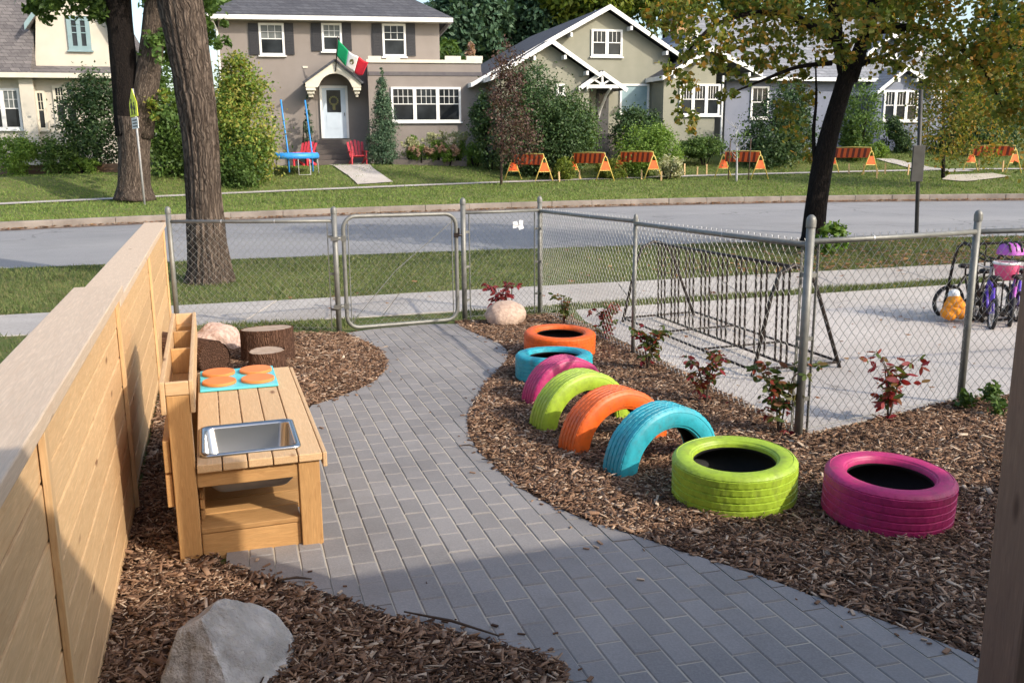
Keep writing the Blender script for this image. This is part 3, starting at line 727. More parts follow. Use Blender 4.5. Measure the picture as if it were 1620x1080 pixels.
# ================================================================== TYRES
def tyre_mesh(Rr, wd, mat_paint, parent, seed):
    r0 = Rr * .655; h = wd / 2; rs = np.random.default_rng(seed); N = 220
    prof = [(r0, -h * .66), (r0 * 1.01, -h * .80), (r0 * 1.035, -h * .86), (r0 * 1.06, -h * .865), (r0 * 1.085, -h * .93), (Rr * .76, -h * .975), (Rr * .83, -h * .985), (Rr * .88, -h * .96), (Rr * .915, -h * .93), (Rr * .92, -h * .95), (Rr * .955, -h * .90), (Rr * .985, -h * .80)]
    tr = []; ribs = [(-.76, -.49), (-.44, -.17), (-.12, .12), (.17, .44), (.49, .76)]
    for a, b in ribs: tr += [(Rr * .978 if abs(a) > .6 or abs(b) > .6 else Rr * .985, a * h), (Rr * .995, (a + .02) * h), (Rr * .995, (b - .02) * h), (Rr * .978 if abs(b) > .6 else Rr * .985, b * h)]
    tr2 = []
    for (r, z), nx in zip(tr, range(len(tr))): tr2.append((r if r > Rr * .99 else Rr * .979, z))
    nsh = len(prof); prof = prof + tr2 + [(r, -z) for r, z in prof[::-1]]
    def rf(i, j):
        k = 1 + .002 * math.sin(j * .37 + seed) 
        if nsh <= i < nsh + len(tr2):
            q = (i - nsh) // 4; ph = (j + q * 2 + (2 if (i - nsh) % 4 > 1 else 0)) % 5
            if ph == 0 and (i - nsh) % 4 in (1, 2): k *= .991
        if i in (nsh - 1, nsh + len(tr2)) and j % 5 == 0: k *= .990
        return k
    mb = MB(); mb.lathe(prof, N, (0, 0, h), False, rf); c = mb.build('painted_casing', mat_paint, parent, smooth=True); c.data.set_sharp_from_angle(angle=R(28))
    mb = MB(); mb.lathe([(r0, -h * .66), (r0 * 1.01, -h * .5), (Rr * .80, -h * .86), (Rr * .90, -h * .7), (Rr * .93, 0), (Rr * .90, h * .7), (Rr * .80, h * .86), (r0 * 1.01, h * .5), (r0, h * .66)], 72, (0, 0, h)); mb.build('inner_liner', m_rubber, parent, smooth=True)
def tyre_flat(x, y, Rr, wd, colr, label, tilt=(0, 0)):
    t = thing('painted_tyre', (x, y, zg(x, y) + .012), label, 'tyre', 'painted tyres in the mulch'); tyre_mesh(Rr, wd, TY[colr], t, int(x * 100) % 97)
    t.rotation_euler = (tilt[0] - tilt_g, tilt[1], random.uniform(0, 6)); t.rotation_mode = 'XYZ'
def tyre_up(x, y, Rr, wd, colr, label, ang=30, lift=.012):
    t = thing('painted_tyre', (x, y, zg(x, y) + lift), label, 'tyre', 'painted tyres in the mulch')
    sub = MB(); tyre_mesh(Rr, wd, TY[colr], t, int(y * 100) % 97)
    # axis horizontal: local z -> horizontal, plane of the tyre along ang
    t.matrix_world = Matrix.Translation((x, y, zg(x, y) + lift)) @ Matrix.Rotation(R(ang), 4, 'Z') @ Matrix.Rotation(R(90), 4, 'X') @ Matrix.Translation((0, 0, -wd / 2)) @ Matrix.Rotation(.3, 4, 'Z')
tilt_g = math.atan(.038)
tyre_flat(.425, 8.03, .322, .215, 'orange', 'orange painted tyre lying flat, farthest of the row')
tyre_flat(.33, 7.00, .305, .215, 'blue', 'turquoise painted tyre lying flat behind the upright magenta one')
tyre_up(.37, 6.33, .315, .195, 'magenta', 'upright half buried magenta tyre behind the lime one')
tyre_up(.44, 5.70, .345, .20, 'lime', 'upright half buried lime green tyre between magenta and orange')
tyre_up(.60, 5.21, .345, .20, 'orange', 'upright half buried orange tyre')
tyre_up(.82, 4.80, .345, .20, 'blue', 'upright half buried turquoise tyre, nearest of the arches')
tyre_flat(1.085, 4.25, .302, .23, 'lime', 'lime green painted tyre lying flat beside the magenta one')
tyre_flat(1.725, 3.98, .288, .23, 'magenta', 'magenta painted tyre lying flat, nearest of the row')

# ================================================================== STONES, LOGS
def rock(name, c, size, mat, label, seed, rotz=0, rough=.22, facet=0, sub=4, power=1.0):
    import bmesh
    bm = bmesh.new(); bmesh.ops.create_icosphere(bm, subdivisions=sub, radius=1)
    rs = random.Random(seed); planes = [(Vector((rs.gauss(0, 1), rs.gauss(0, 1), rs.gauss(0, .8))).normalized(), rs.uniform(.62, .9)) for _ in range(facet if isinstance(facet, int) else 0)] + ([(Vector(a).normalized(), b) for a, b in facet] if not isinstance(facet, int) else [])
    for v in bm.verts:
        p = v.co.copy()
        for nn, d in planes:
            e = p.dot(nn) - d
            if e > 0: p -= nn * e * .92
        f = 1 + rough * mnoise.noise(p * 1.1 + Vector((seed, 0, 0))) + rough * .45 * mnoise.noise(p * 2.7 + Vector((0, seed, 0))) + rough * .16 * mnoise.noise(p * 7 + Vector((0, 0, seed)))
        p *= f; v.co = Vector((p.x * size[0], p.y * size[1], p.z * size[2]))
    me = bpy.data.meshes.new(name); bm.to_mesh(me); bm.free()
    o = finish(name, me, mat, smooth=not facet); o.location = c; o.rotation_euler = (0, 0, rotz); tag(o, label, 'boulder'); return o
rock('boulder', (-.90, 2.64, -.13), (.25, .27, .29), m_stone_grey, 'large angular grey boulder in the foreground mulch', 11, 0, .10, [((.62, -.12, .66), .50), ((-.25, -.75, .55), .74), ((-.9, -.1, .30), .80), ((-.3, .6, .6), .92), ((.5, -.8, .2), .78), ((.9, .3, .1), .85), ((-.6, -.75, .1), .82), ((-.5, .1, .85), .93)], 5)
bp = on_plane(800, 517); rock('boulder', (bp[0], bp[1] + .12, bp[2] + .10), (.225, .19, .16), m_stone_tan, 'smooth rounded tan boulder beside the gate path', 23, .3, .12)
bp = on_plane(336, 560); rock('boulder', (bp[0], bp[1] + .1, bp[2] + .06), (.23, .19, .2), m_stone_pink, 'pinkish boulder behind the logs at the chain link corner', 31, .8, .2, 4)
def log(name, p, q, r, label, seed, n=40, endmat=None):
    p = np.asarray(p, float); q = np.asarray(q, float); t = thing(name, p, label, 'log', 'logs beside the gate bed')
    k = 9; pts = [p + (q - p) * i / (k - 1) for i in range(k)]; rs = np.random.default_rng(seed); ph = rs.uniform(0, 6, 4)
    rf = lambda i, j, an, L: 1 + .05 * math.sin(2 * an + ph[0]) + .035 * math.sin(3 * an + ph[1]) + .02 * math.sin(11 * an + ph[2] + L * 3) + .018 * math.sin(17 * an + ph[3]) + (.06 * (1 - i / 3) if i < 3 and abs(q[2] - p[2]) > .1 else 0)
    mb = MB(); mb.tube(pts, r, n, False, rf); mb.build('bark', m_bark_log, t, smooth=True, world=True)
    d = (q - p) / np.linalg.norm(q - p)
    for e, sgn, nm in ((q, 1, 'cut_end'), (p, -1, 'cut_end')):
        mb = MB(); mb.tube([e - d * .012 * sgn, e - d * .002 * sgn], [r * .97, r * .93], n, True, lambda i, j, an, L: rf(8 if sgn > 0 else 0, j, an, 0)); mb.build(nm, endmat or m_cut, t, world=True)
lp = on_plane(417, 577); log('log_stump', (lp[0], lp[1] + .2, lp[2] - .04), (lp[0] - .01, lp[1] + .22, lp[2] + .28), .215, 'wide reddish brown stump standing behind the small pale stump', 3)
lp = on_plane(416, 594); log('log_stump', (lp[0], lp[1] + .15, lp[2] - .04), (lp[0], lp[1] + .15, lp[2] + .18), .150, 'small pale grey stump in front of the wide stump', 5)
lp = on_plane(334, 594); log('lying_log', (lp[0] - .62, lp[1] + .55, lp[2] + .11), (lp[0] + .0, lp[1] + .12, lp[2] + .12), .15, 'dark log lying on its side behind the kitchen trough', 8, endmat=m_bark_log)

# twigs and a pencil-like stick at the path edge
for pa, pb, lab in [((440, 934), (494, 930), 'dark stick lying across the path edge by the kitchen'), ((640, 985), (790, 1022), 'thin branch along the left path edge in the foreground'), ((730, 716), (752, 717), 'short dark stick poking onto the path from the right bed'), ((762, 738), (812, 741), 'flat bark strip at the right path edge')]:
    a, b = on_plane(*pa), on_plane(*pb); mb = MB(); a[2] += .045; b[2] += .04; m_ = (a + b) / 2 + np.array([.006, .01, .004]); mb.tube([a, m_, b], [.003, .0055, .003], 7); tag(mb.build('stick', m_twig, smooth=True), lab, 'stick')

# ================================================================== BROWN POST AT THE RIGHT
pp = np.array([1.24, 2.0]); rp = thing('timber_post', (pp[0], pp[1], zg(*pp)), 'brown square timber post at the right edge', 'post', rotz=TH * .2)
mb = MB(); mb.bbox(-.075, .075, -.075, .075, -.1, 2.35); mb.build('shaft', m_post, rp, bevel=.008)
mb = MB(); mb.bbox(-.095, .095, -.095, .095, 2.352, 2.40); mb.build('cap', m_post, rp, bevel=.006)

# ================================================================== CHAIN LINK FENCE
def linkmesh(a, b, za, zb, h, clear=.04, cell=.076, r=.0019, top_spikes=True, seed=0):
    """zigzag wires between ground points a, b (2-D); za, zb = ground levels"""
    a = np.asarray(a, float); b = np.asarray(b, float); L = np.linalg.norm(b - a); d = np.append((b - a) / L, 0); nrm = np.array([-d[1], d[0], 0])
    hc = cell / 2; nw = max(2, int(L / hc)); st = L / nw; nv = int((h - clear) / hc); V = []; Fc = []; base = 0
    rs = np.random.default_rng(seed)
    for i in range(nw):
        pts = []
        for k in range(nv + 1):
            x = (i + (k + i) % 2) * st; t = x / L; z = za + (zb - za) * t + clear + k * (h - clear) / nv
            bow = .012 * mnoise.noise(Vector((x * 1.3 + seed, z * 1.5, 0))) + .0022 * (1 if k % 2 else -1)
            p = np.append(a, 0) + d * x + nrm * bow; p[2] = z; pts.append(p)
        if top_spikes: pts.append(pts[-1] + d * (hc * .3 * (1 if (i % 2) else -1)) + np.array([0, 0, .022]))
        P = np.array(pts); m = len(P)
        for k in range(3):
            an = 2 * math.pi * k / 3 + .4; V.append(P + nrm * (math.cos(an) * r) + np.cross(d, nrm) * (math.sin(an) * r))
        idx = base + np.arange(3 * m).reshape(3, m)
        for k in range(3):
            A, B = idx[k], idx[(k + 1) % 3]; Fc.append(np.stack([A[:-1], A[1:], B[1:], B[:-1]], 1))
        base += 3 * m
    return np.concatenate(V), np.concatenate(Fc)
def gpost(mbp, p, h, r, name='post', parent=None):
    z = zg(*p); mb = MB(); mb.tube([(p[0], p[1], z - .05), (p[0], p[1], z + h)], r, 14, True); o = mb.build(name, m_steel, parent, smooth=False, world=True)
    for f in o.data.polygons: f.use_smooth = len(f.vertices) == 4
    mb = MB(); mb.lathe([(r * 1.15, h - .03), (r * 1.15, h + .012), (r * .95, h + .028), (r * .5, h + .040), (0, h + .044)], 14, (p[0], p[1], z)); mb.build('post_cap', m_steel, o, smooth=True, world=True)
    return o
def fence_run(label, pts, heights, rad, hmesh, rail=True, group='chain link fence around the yard', skip_posts=(), brace=False, bars=()):
    t = thing('chain_link_fence', (*pts[0], zg(*pts[0])), label, 'fence')
    for i, p in enumerate(pts):
        if i in skip_posts: continue
        gpost(None, p, heights[i], rad[i], 'post', t)
    for i, (a, b) in enumerate(zip(pts[:-1], pts[1:])):
        za, zb = zg(*a), zg(*b); d = (np.asarray(b) - a); d = d / np.linalg.norm(d)
        V, Fc = linkmesh(a, b, za, zb, hmesh[i], seed=i * 7 + len(label)); l = np.array(t.location)
        fast_mesh('mesh', V - l, Fc, m_wire, t)
        if rail:
            mb = MB(); A = np.array([*a, za + hmesh[i] - .012]); B = np.array([*b, zb + hmesh[i] - .012])
            mb.tube([A, (A + B) / 2 + (0, 0, -.003), B], .0175, 12); mb.build('top_rail', m_steel, t, smooth=True, world=True)
        mb = MB(); A = np.array([*a, za + .06]); B = np.array([*b, zb + .06]); mb.tube([A, B], .0022, 5); mb.build('tension_wire', m_steel, t, world=True)
        # tie wires and tension bars
        for k in range(1, int(np.linalg.norm(b - a) / .55)):
            q = np.asarray(a) + (np.asarray(b) - a) * k * .55 / np.linalg.norm(b - a); z = za + (zb - za) * k * .55 / np.linalg.norm(b - a) + hmesh[i] - .012
            mb = MB(); mb.lathe([(.0195, -.006), (.0215, 0), (.0195, .006)], 10, closed=True)
            ax = np.append(d, 0); n2 = np.array([-d[1], d[0], 0]); mb.v = [tuple(np.array([q[0], q[1], z]) + n2 * v[0] + np.array([0, 0, 1]) * v[1] + ax * v[2]) for v in mb.v]; mb.build('tie_wire', m_wire, t, world=True)
        for e, s in ((a, 1), (b, -1)):
            if (i, s) in bars:
                q = np.asarray(e) + d * .075 * s; z = zg(*q); mb = MB(); mb.beam((*q, z + .03), (*q, z + hmesh[i] - .03), .016, .006, (d[0], d[1], 0)); mb.build('tension_bar', m_steel, t, world=True)
                for hh in (.25, .62, 1.0):
                    mb = MB(); c = np.asarray(e) + d * .035 * s; mb.beam((*(np.asarray(e) - d * .0 * s), z + hh), (*q, z + hh), .008, .025); mb.build('band', m_steel, t, world=True)
    return t
fence_run('left chain link panel between the cedar fence and the gate', [G0, GA], [1.27, 1.26], [.026, .028], [1.17], bars=((0, -1),))
fence_run('short chain link panel between the gate and the corner post', [GB, GC], [1.325, 1.325], [.028, .026], [1.22], bars=((0, 1), (0, -1)))
fence_run('long chain link run beside the upright tyres', [GC, GD, GE], [1.3, 1.22, 1.31], [.024, .018, .0255], [1.21, 1.19], skip_posts=(0,), bars=((0, 1), (1, -1)))
fence_run('chain link run behind the nearest magenta tyre', [GE, GF, GG, np.array((8.2, 7.6))], [1.3, 1.30, 1.2, 1.2], [.024, .024, .022, .022], [1.21, 1.21, 1.15], skip_posts=(0,), bars=((0, 1),))
# white scrap of card tied to the short panel
c = at(820, 357, 10.3); mb = MB()
for dx, dz, wv, hv, rt in ((-.035, .03, .05, .035, .2), (.03, .035, .045, .05, -.1), (-.03, -.01, .06, .03, .15), (.03, -.02, .055, .04, .3), (0, .008, .09, .02, -.25)):
    cc, ss = math.cos(rt), math.sin(rt); mb.box(c + np.array([dx, rng.uniform(-.006, .006), dz]), (wv, .003, hv), ((cc, .3, ss), (-.3, 1, 0), (-ss, 0, cc)))
tag(mb.build('torn_notice', m_white), 'torn white scrap stuck on the chain link beside the gate', 'notice')
# gate
gt = thing('gate', (*GA, zg(*GA)), 'chain link garden gate with rounded steel frame', 'gate')
dg = (GB - GA) / np.linalg.norm(GB - GA); Lg = np.linalg.norm(GB - GA); a2, b2 = GA + dg * .09, GB - dg * .085
zb_, zt_ = .045, 1.20
def gp(x, z): q = GA + dg * x; return np.array([q[0], q[1], zg(*GA) + (zg(*GB) - zg(*GA)) * x / Lg + z])
x0, x1 = .09, Lg - .085; rc = .13; ptsg = []
for cx, cz, a0 in ((x1 - rc, zt_ - rc, 90), (x1 - rc, zb_ + rc, 0), (x0 + rc, zb_ + rc, -90), (x0 + rc, zt_ - rc, -180)):
    for k in range(7): an = R(a0 - 90 * k / 6); ptsg.append(gp(cx + rc * math.cos(an), cz + rc * math.sin(an)))
ptsg.append(ptsg[0]); mb = MB(); mb.tube(ptsg, .0215, 12, False); mb.build('frame', m_steel, gt, smooth=True, world=True)
A, B = gp(x0 + .03, 0), gp(x1 - .03, 0); V, Fc = linkmesh(A[:2], B[:2], A[2], B[2], 1.185, .06, seed=5, top_spikes=False); fast_mesh('mesh', V - np.array(gt.location), Fc, m_wire, gt)
for x in (x0 + .05, x1 - .05): mb = MB(); mb.beam(gp(x, .09), gp(x, 1.17), .014, .006, (dg[0], dg[1], 0)); mb.build('tension_bar', m_steel, gt, world=True)
mb = MB(); mb.tube([gp(x1 - .03, 1.13), gp(x0 + .55, .62), gp(x0 + .05, .1)], .0045, 6); mb.build('brace_rod', m_steel, gt, world=True)
for z in (.28, .98):
    mb = MB(); mb.tube([gp(.0, z), gp(x0, z)], .013, 8); mb.box(gp(x0, z), (.05, .05, .055)); mb.box(gp(.0, z), (.075, .075, .04)); mb.build('hinge', m_steel, gt, world=True)
mb = MB(); mb.tube([gp(x1 - .02, .97), gp(Lg + .02, .965)], .011, 8); mb.box(gp(x1, .97), (.05, .05, .05)); mb.box(gp(x1 + .03, 1.0), (.02, .05, .09)); mb.build('latch', m_black, gt, world=True)

# ================================================================== PLANTS: leaf clouds, trunks
def leaf_cloud(blobs, n, size, seed, clumps=None, up=.35, spread=.42, shell=.55, aspect=.55):
    """n folded leaf faces gathered in clumps through ellipsoid blobs (cx,cy,cz,rx,ry,rz)"""
    rs = np.random.default_rng(seed); B = np.array(blobs, float); vol = (B[:, 3] * B[:, 4] * B[:, 5]) ** (2 / 3); pr = vol / vol.sum()
    nc = clumps or max(12, n // 55); bi = rs.choice(len(B), nc, p=pr); d = rs.normal(size=(nc, 3)); d /= np.linalg.norm(d, axis=1)[:, None]
    r = rs.uniform(0, 1, nc) ** (1 / 3) * (1 - shell) + shell * rs.uniform(.78, 1.05, nc); r = np.where(rs.uniform(size=nc) < .8, r, rs.uniform(.2, .9, nc))
    C = B[bi, :3] + d * r[:, None] * B[bi, 3:]; cr = (B[bi, 3:].min(1) * spread) * rs.uniform(.55, 1.2, nc)
    ci = rs.integers(0, nc, n); off = rs.normal(size=(n, 3)) * .58; P = C[ci] + off * cr[ci][:, None]; out = d[ci]
    nr = rs.normal(size=(n, 3)) + out * .7 + np.array([0, 0, up * 2]); nr /= np.linalg.norm(nr, axis=1)[:, None]
    t = np.cross(nr, rs.normal(size=(n, 3))); t /= np.linalg.norm(t, axis=1)[:, None]; b = np.cross(nr, t)
    s = size * rs.uniform(.55, 1.35, n)[:, None]
    V = np.stack([P - t * s * .5, P + b * s * aspect * .5 - nr * s * .08 - t * s * .04, P + t * s * .5 - nr * s * .12, P - b * s * aspect * .5 - nr * s * .08 - t * s * .04], 1).reshape(-1, 3)
    return V, np.arange(4 * n).reshape(-1, 4)
def crown(parent, blobs, n, size, seed, mat, name='crown', **k):
    V, Fc = leaf_cloud(blobs, n, size, seed, **k); return fast_mesh(name, V - np.array(root_of(parent).location), Fc, mat, parent)
def pxblob(px, py, Y, rx, ry, rdepth=None):
    """ellipsoid whose centre stands at distance Y; radii given in photo pixels"""
    c = at(px, py, Y); k = np.linalg.norm(c - CAM) / F; return (*c, rx * k, (rdepth if rdepth else (rx + ry) / 2 * k), ry * k)
def trunk_ridge(ph, amp=.05, m=13):
    return lambda i, j, an, L: 1 + amp * math.sin(m * an + ph + math.sin(L * 2.1 + ph) * 1.3) + amp * .7 * math.sin((m * 1.7) * an + 2 * ph + math.sin(L * 3.3) * 1.5) + amp * .5 * math.sin(3 * an + ph)
def path_px(pts, Y): return [at(a, b, Y) for a, b in pts]
def resample(pts, rs_, k):
    pts = np.array(pts); t = np.linspace(0, 1, len(pts)); u = np.linspace(0, 1, k); P = np.stack([np.interp(u, t, pts[:, i]) for i in range(3)], 1)
    for _ in range(2): P[1:-1] = (P[:-2] + 2 * P[1:-1] + P[2:]) / 4
    return list(P), list(np.interp(u, t, rs_))
def shrub(px, py_top, py_base, half, Y, mat, label, n=4000, leaf=.09, seed=1, name='shrub', cat='shrub', lobes=4, shape='round', stem_mat=None, **k):
    base = at(px, py_base, Y); base[2] = zg(base[0], base[1]); t = thing(name, base, label, cat)
    h = (py_base - py_top); rs = np.random.default_rng(seed); bl = []
    if shape == 'cone':
        for i in range(7):
            f = i / 6; bl.append(pxblob(px + rs.uniform(-.06, .06) * half, py_base - h * (.06 + .84 * f), Y, half * (1 - .86 * f ** 1.2) * rs.uniform(.92, 1.05), h * .13))
    else:
        bl.append(pxblob(px, py_base - h * .45, Y, half * .80, h * .46))
        for i in range(lobes):
            a = rs.uniform(0, 6.28); bl.append(pxblob(px + half * .55 * math.cos(a), py_base - h * (.45 + .33 * math.sin(a)), Y + rs.uniform(-.4, .4), half * rs.uniform(.34, .5), h * rs.uniform(.2, .32)))
    crown(t, bl, int(n * 2.1), leaf * .82, seed, mat, 'foliage', clumps=max(60, n // 24), **k)
    mb = MB(); b0 = np.array(base)
    for i in range(5):
        a = rs.uniform(0, 6.28); k_ = h * Y / F; mb.tube([b0 + (math.cos(a) * .08, math.sin(a) * .08, -.05), b0 + (math.cos(a) * .2, math.sin(a) * .2, k_ * .35), b0 + (math.cos(a) * half * Y / F * .4, math.sin(a) * .4, k_ * .7)], [.03, .022, .008], 6)
    mb.build('stems', stem_mat or m_bark_d, t, world=True); return t

# ---- big street tree on the near verge (left)
tb = on_plane(334, 446, 0, -.41); Yt = tb[1]; t = thing('street_tree', (tb[0], tb[1], -.42), 'big grey barked street tree behind the left chain link panel', 'tree')
pp_ = [at(334, 452, Yt), at(333, 425, Yt), at(328, 380, Yt), at(323, 310, Yt), at(318, 210, Yt), at(304, 110, Yt), at(287, 10, Yt), at(272, -90, Yt), at(268, -260, Yt)]
P, rr_ = resample(pp_, [.38, .305, .262, .238, .24, .262, .285, .27, .22], 40)
mb = MB(); mb.tube(P, rr_, 72, True, trunk_ridge(1.1, .05, 19)); mb.build('trunk', m_bark_l, t, smooth=True, world=True)
c0 = P[-1]
for i, (dx, dy, dz) in enumerate([(-2.2, .5, 2.6), (1.9, 1.2, 2.8), (.3, -1.5, 3.2), (-.6, 2.2, 2.4)]):
    mb = MB(); mb.tube([c0 - (0, 0, .6), c0 + np.array((dx * .4, dy * .4, dz * .4)), c0 + np.array((dx, dy, dz))], [.2, .13, .05], 10); mb.build('limb', m_bark_l, t, smooth=True, world=True)
crown(t, [(c0[0], c0[1], c0[2] + 3.2, 2.6, 2.6, 1.6), (c0[0] - 2.0, c0[1] + .3, c0[2] + 2.3, 1.7, 1.7, 1.1), (c0[0] + 1.9, c0[1] + 1.0, c0[2] + 2.5, 1.7, 1.8, 1.1)], 5000, .16, 5, L_green)
# ---- forked tree on the far verge
Yf = 28.3; b = at(213, 312, Yf); t = thing('street_tree', (b[0], b[1], zg(b[0], b[1])), 'forked dark street tree on the far verge behind the sign', 'tree')
P, rr_ = resample([at(213, 316, Yf), at(212, 295, Yf), at(213, 240, Yf), at(212, 185, Yf)], [.62, .46, .43, .50], 14); mb = MB(); mb.tube(P, rr_, 40, True, trunk_ridge(2.3, .04, 13)); mb.build('trunk', m_bark_l, t, smooth=True, world=True)
for pts, rs_ in [([(207, 215), (200, 150), (193, 70), (185, -20), (180, -130)], [.42, .38, .36, .35, .25]), ([(220, 215), (230, 150), (240, 80), (246, 0), (255, -130)], [.40, .36, .33, .28, .2])]:
    P, rr_ = resample(path_px(pts, Yf), rs_, 16); mb = MB(); mb.tube(P, rr_, 32, True, trunk_ridge(.7, .04, 11)); mb.build('limb', m_bark_d if pts[0][0] < 210 else m_bark_l, t, smooth=True, world=True)
crown(t, [pxblob(110, 8, Yf, 80, 22), pxblob(60, 20, Yf, 22, 16), pxblob(140, -40, Yf, 110, 40), pxblob(300, -60, Yf, 110, 45), pxblob(250, 70, Yf, 22, 40), pxblob(262, 175, Yf, 16, 26), pxblob(210, -120, Yf, 180, 70), pxblob(335, 15, Yf, 26, 26), pxblob(345, 55, Yf, 15, 36)], 14000, .19, 8, L_green)
crown(t, [pxblob(245, 178, Yf - .3, 20, 16), pxblob(262, 150, Yf - .3, 10, 10)], 260, .17, 9, L_gold, 'low_sprouts')
# ---- dark leaning tree on the near verge (right)
tb = on_plane(1285, 392, 0, -.41); Yr = tb[1]; t = thing('street_tree', (tb[0], tb[1], -.42), 'dark leaning street tree with ochre autumn leaves', 'tree')
P, rr_ = resample(path_px([(1284, 396), (1286, 375), (1290, 330), (1299, 270), (1312, 210), (1330, 150), (1342, 112)], Yr), [.29, .21, .195, .19, .17, .155, .16], 26)
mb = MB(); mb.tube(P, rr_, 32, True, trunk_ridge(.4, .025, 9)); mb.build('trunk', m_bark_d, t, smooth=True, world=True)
def limb(pts, rs_, dY=0):
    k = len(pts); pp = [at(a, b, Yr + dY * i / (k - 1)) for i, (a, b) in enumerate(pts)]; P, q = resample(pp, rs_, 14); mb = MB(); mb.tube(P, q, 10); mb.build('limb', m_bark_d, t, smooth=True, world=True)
limb([(1338, 125), (1326, 70), (1318, 0), (1300, -110), (1290, -220)], [.125, .105, .10, .08, .04])
limb([(1345, 125), (1362, 75), (1382, 10), (1410, -90), (1440, -190)], [.15, .13, .12, .09, .04], .5)
limb([(1325, 65), (1270, 30), (1200, 15), (1120, 40), (1075, 100)], [.09, .07, .05, .03, .012], -1.0)
limb([(1372, 50), (1440, 40), (1500, 60), (1560, 110), (1590, 180)], [.10, .07, .05, .03, .012], -1.5)
limb([(1350, 105), (1400, 90), (1440, 70), (1475, 55)], [.06, .04, .03, .012], .8)
limb([(1315, 100), (1260, 105), (1200, 130), (1150, 150)], [.05, .035, .025, .01], -.6)
limb([(1290, 270), (1286, 210), (1292, 160), (1290, 90)], [.045, .035, .025, .012], .3)
cr = [(1110, 45, -1.0, 55, 38), (1190, 40, -.6, 60, 34), (1265, 45, .3, 60, 38), (1150, -25, -.5, 90, 40), (1400, 25, -.8, 90, 40), (1480, 55, -1.0, 60, 48), (1545, 70, -1.2, 60, 60), (1590, 95, -1.5, 44, 40), (1500, 120, -1.3, 34, 30), (1575, 170, -1.5, 30, 26), (1075, 130, -1.2, 26, 46), (1175, 110, -.8, 52, 22), (1090, 190, -1.2, 20, 30), (1400, 90, 0, 40, 25), (1240, 105, .2, 46, 26), (1260, 150, .6, 34, 24), (1150, 155, -1, 18, 12), (1300, -90, 0, 260, 75), (1500, -60, -1, 170, 60), (1180, -90, 0, 160, 55), (1700, 60, -2, 110, 120), (1670, 200, -2, 60, 60), (1650, -100, -2.5, 160, 80), (1350, 45, -1.6, 50, 30), (1320, 90, -1.4, 34, 18), (1060, 20, -1.0, 40, 28), (1130, 85, -1.0, 45, 26), (1210, 75, -.9, 50, 26), (1290, 20, -1.2, 60, 30), (1245, 190, .8, 36, 30), (1270, 235, .8, 26, 22)]
crown(t, [pxblob(a, b_, Yr + dy, rx, ry, 1.2 if rx > 120 else None) for a, b_, dy, rx, ry in cr], 22000, .105, 21, L_maple, clumps=1500, aspect=.75, up=.2, spread=.38)
# unseen crown part added towards the sun to shade the trunk
crown(t, [(tb[0] + 1, tb[1] - 1.5, 5.6, 3.2, 2.6, 1.3), (tb[0] + 3.6, tb[1] - 2.2, 5.0, 2.4, 2.2, 1.2)], 2600, .13, 22, L_maple, 'shade_crown', aspect=.8)

# ---- creeper seedlings along the fence
def creeper(px, py, h, label, mat, seed, n=20, red=0, wide=.12, stake=False, leaf=.05):
    b = on_plane(px, py); b[2] = zg(b[0], b[1]); t = thing('creeper_plant', b, label, 'plant', 'young creepers planted along the chain link fence')
    rs = np.random.default_rng(seed); mb = MB(); tips = []
    for i in range(4):
        a = rs.uniform(0, 6.28); d = np.array([math.cos(a), math.sin(a), 0]) * wide; top = h * rs.uniform(.7, 1)
        pts = [b + (0, 0, -.02), b + d * .15 + (0, 0, top * .4), b + d * .4 + (0, 0, top * .8), b + d * .9 + (0, 0, top)]
        mb.tube(pts, [.006, .005, .004, .002], 6); tips.append((pts, d))
    mb.build('stem', m_twig, t, world=True)
    def leafmesh(name, count, m, zlo, zhi, s):
        V = []; Fc = []
        for i in range(count):
            pts, d = tips[rs.integers(0, 4)]; u = rs.uniform(zlo, zhi); k = min(2, int(u * 3)); p = pts[k] + (pts[k + 1] - pts[k]) * (u * 3 - k) + rs.normal(0, wide * .25, 3) * (1, 1, .5)
            for q in range(5 if rs.uniform() < .55 else 3):      # compound leaf: leaflets hanging from a stalk
                a = rs.uniform(0, 6.28); dr = np.array([math.cos(a), math.sin(a), rs.uniform(-1.0, .25)]); dr /= np.linalg.norm(dr); sd_ = np.cross(dr, rs.normal(size=3)); sd_ /= np.linalg.norm(sd_); nn = np.cross(dr, sd_); L_ = s * rs.uniform(.6, 1.25); o_ = len(V)
                V += [p, p + dr * L_ * .35 + sd_ * L_ * .2, p + dr * L_ * .72 + sd_ * L_ * .17 - nn * L_ * .05, p + dr * L_ - nn * L_ * .1, p + dr * L_ * .72 - sd_ * L_ * .17 - nn * L_ * .05, p + dr * L_ * .35 - sd_ * L_ * .2]
                Fc.append(range(o_, o_ + 6))
        return fast_mesh(name, np.array(V) - b, np.array([list(f) for f in Fc]), m, t)
    leafmesh('leaves', int(n * 3), mat, .30, 1.0, leaf * 1.15)
    if red: leafmesh('red_leaves', int(red * 1.6), L_creepred, .05, .6 if red < 8 else 1.0, leaf)
    return t
creeper(795, 503, .40, 'red leaved creeper seedling behind the rounded tan boulder', L_creepred, 1, 12, wide=.17, leaf=.07)
creeper(893, 516, .40, 'brownish green creeper seedling right of the corner post', L_creepgreen, 2, 16, 3)
creeper(958, 541, .44, 'rusty red creeper seedling behind the flat orange tyre', L_creep, 3, 20, 10)
creeper(1024, 588, .46, 'green creeper seedling with red hanging leaves right of the line post', L_creepgreen, 4, 22, 8, .13)
creeper(1116, 640, .44, 'creeper seedling with mixed red and green leaves above the turquoise arch', L_creep, 5, 20, 6, .15)
creeper(1232, 690, .52, 'green creeper seedling just left of the thick corner post', L_creepgreen, 6, 24, 5, .16, leaf=.055)
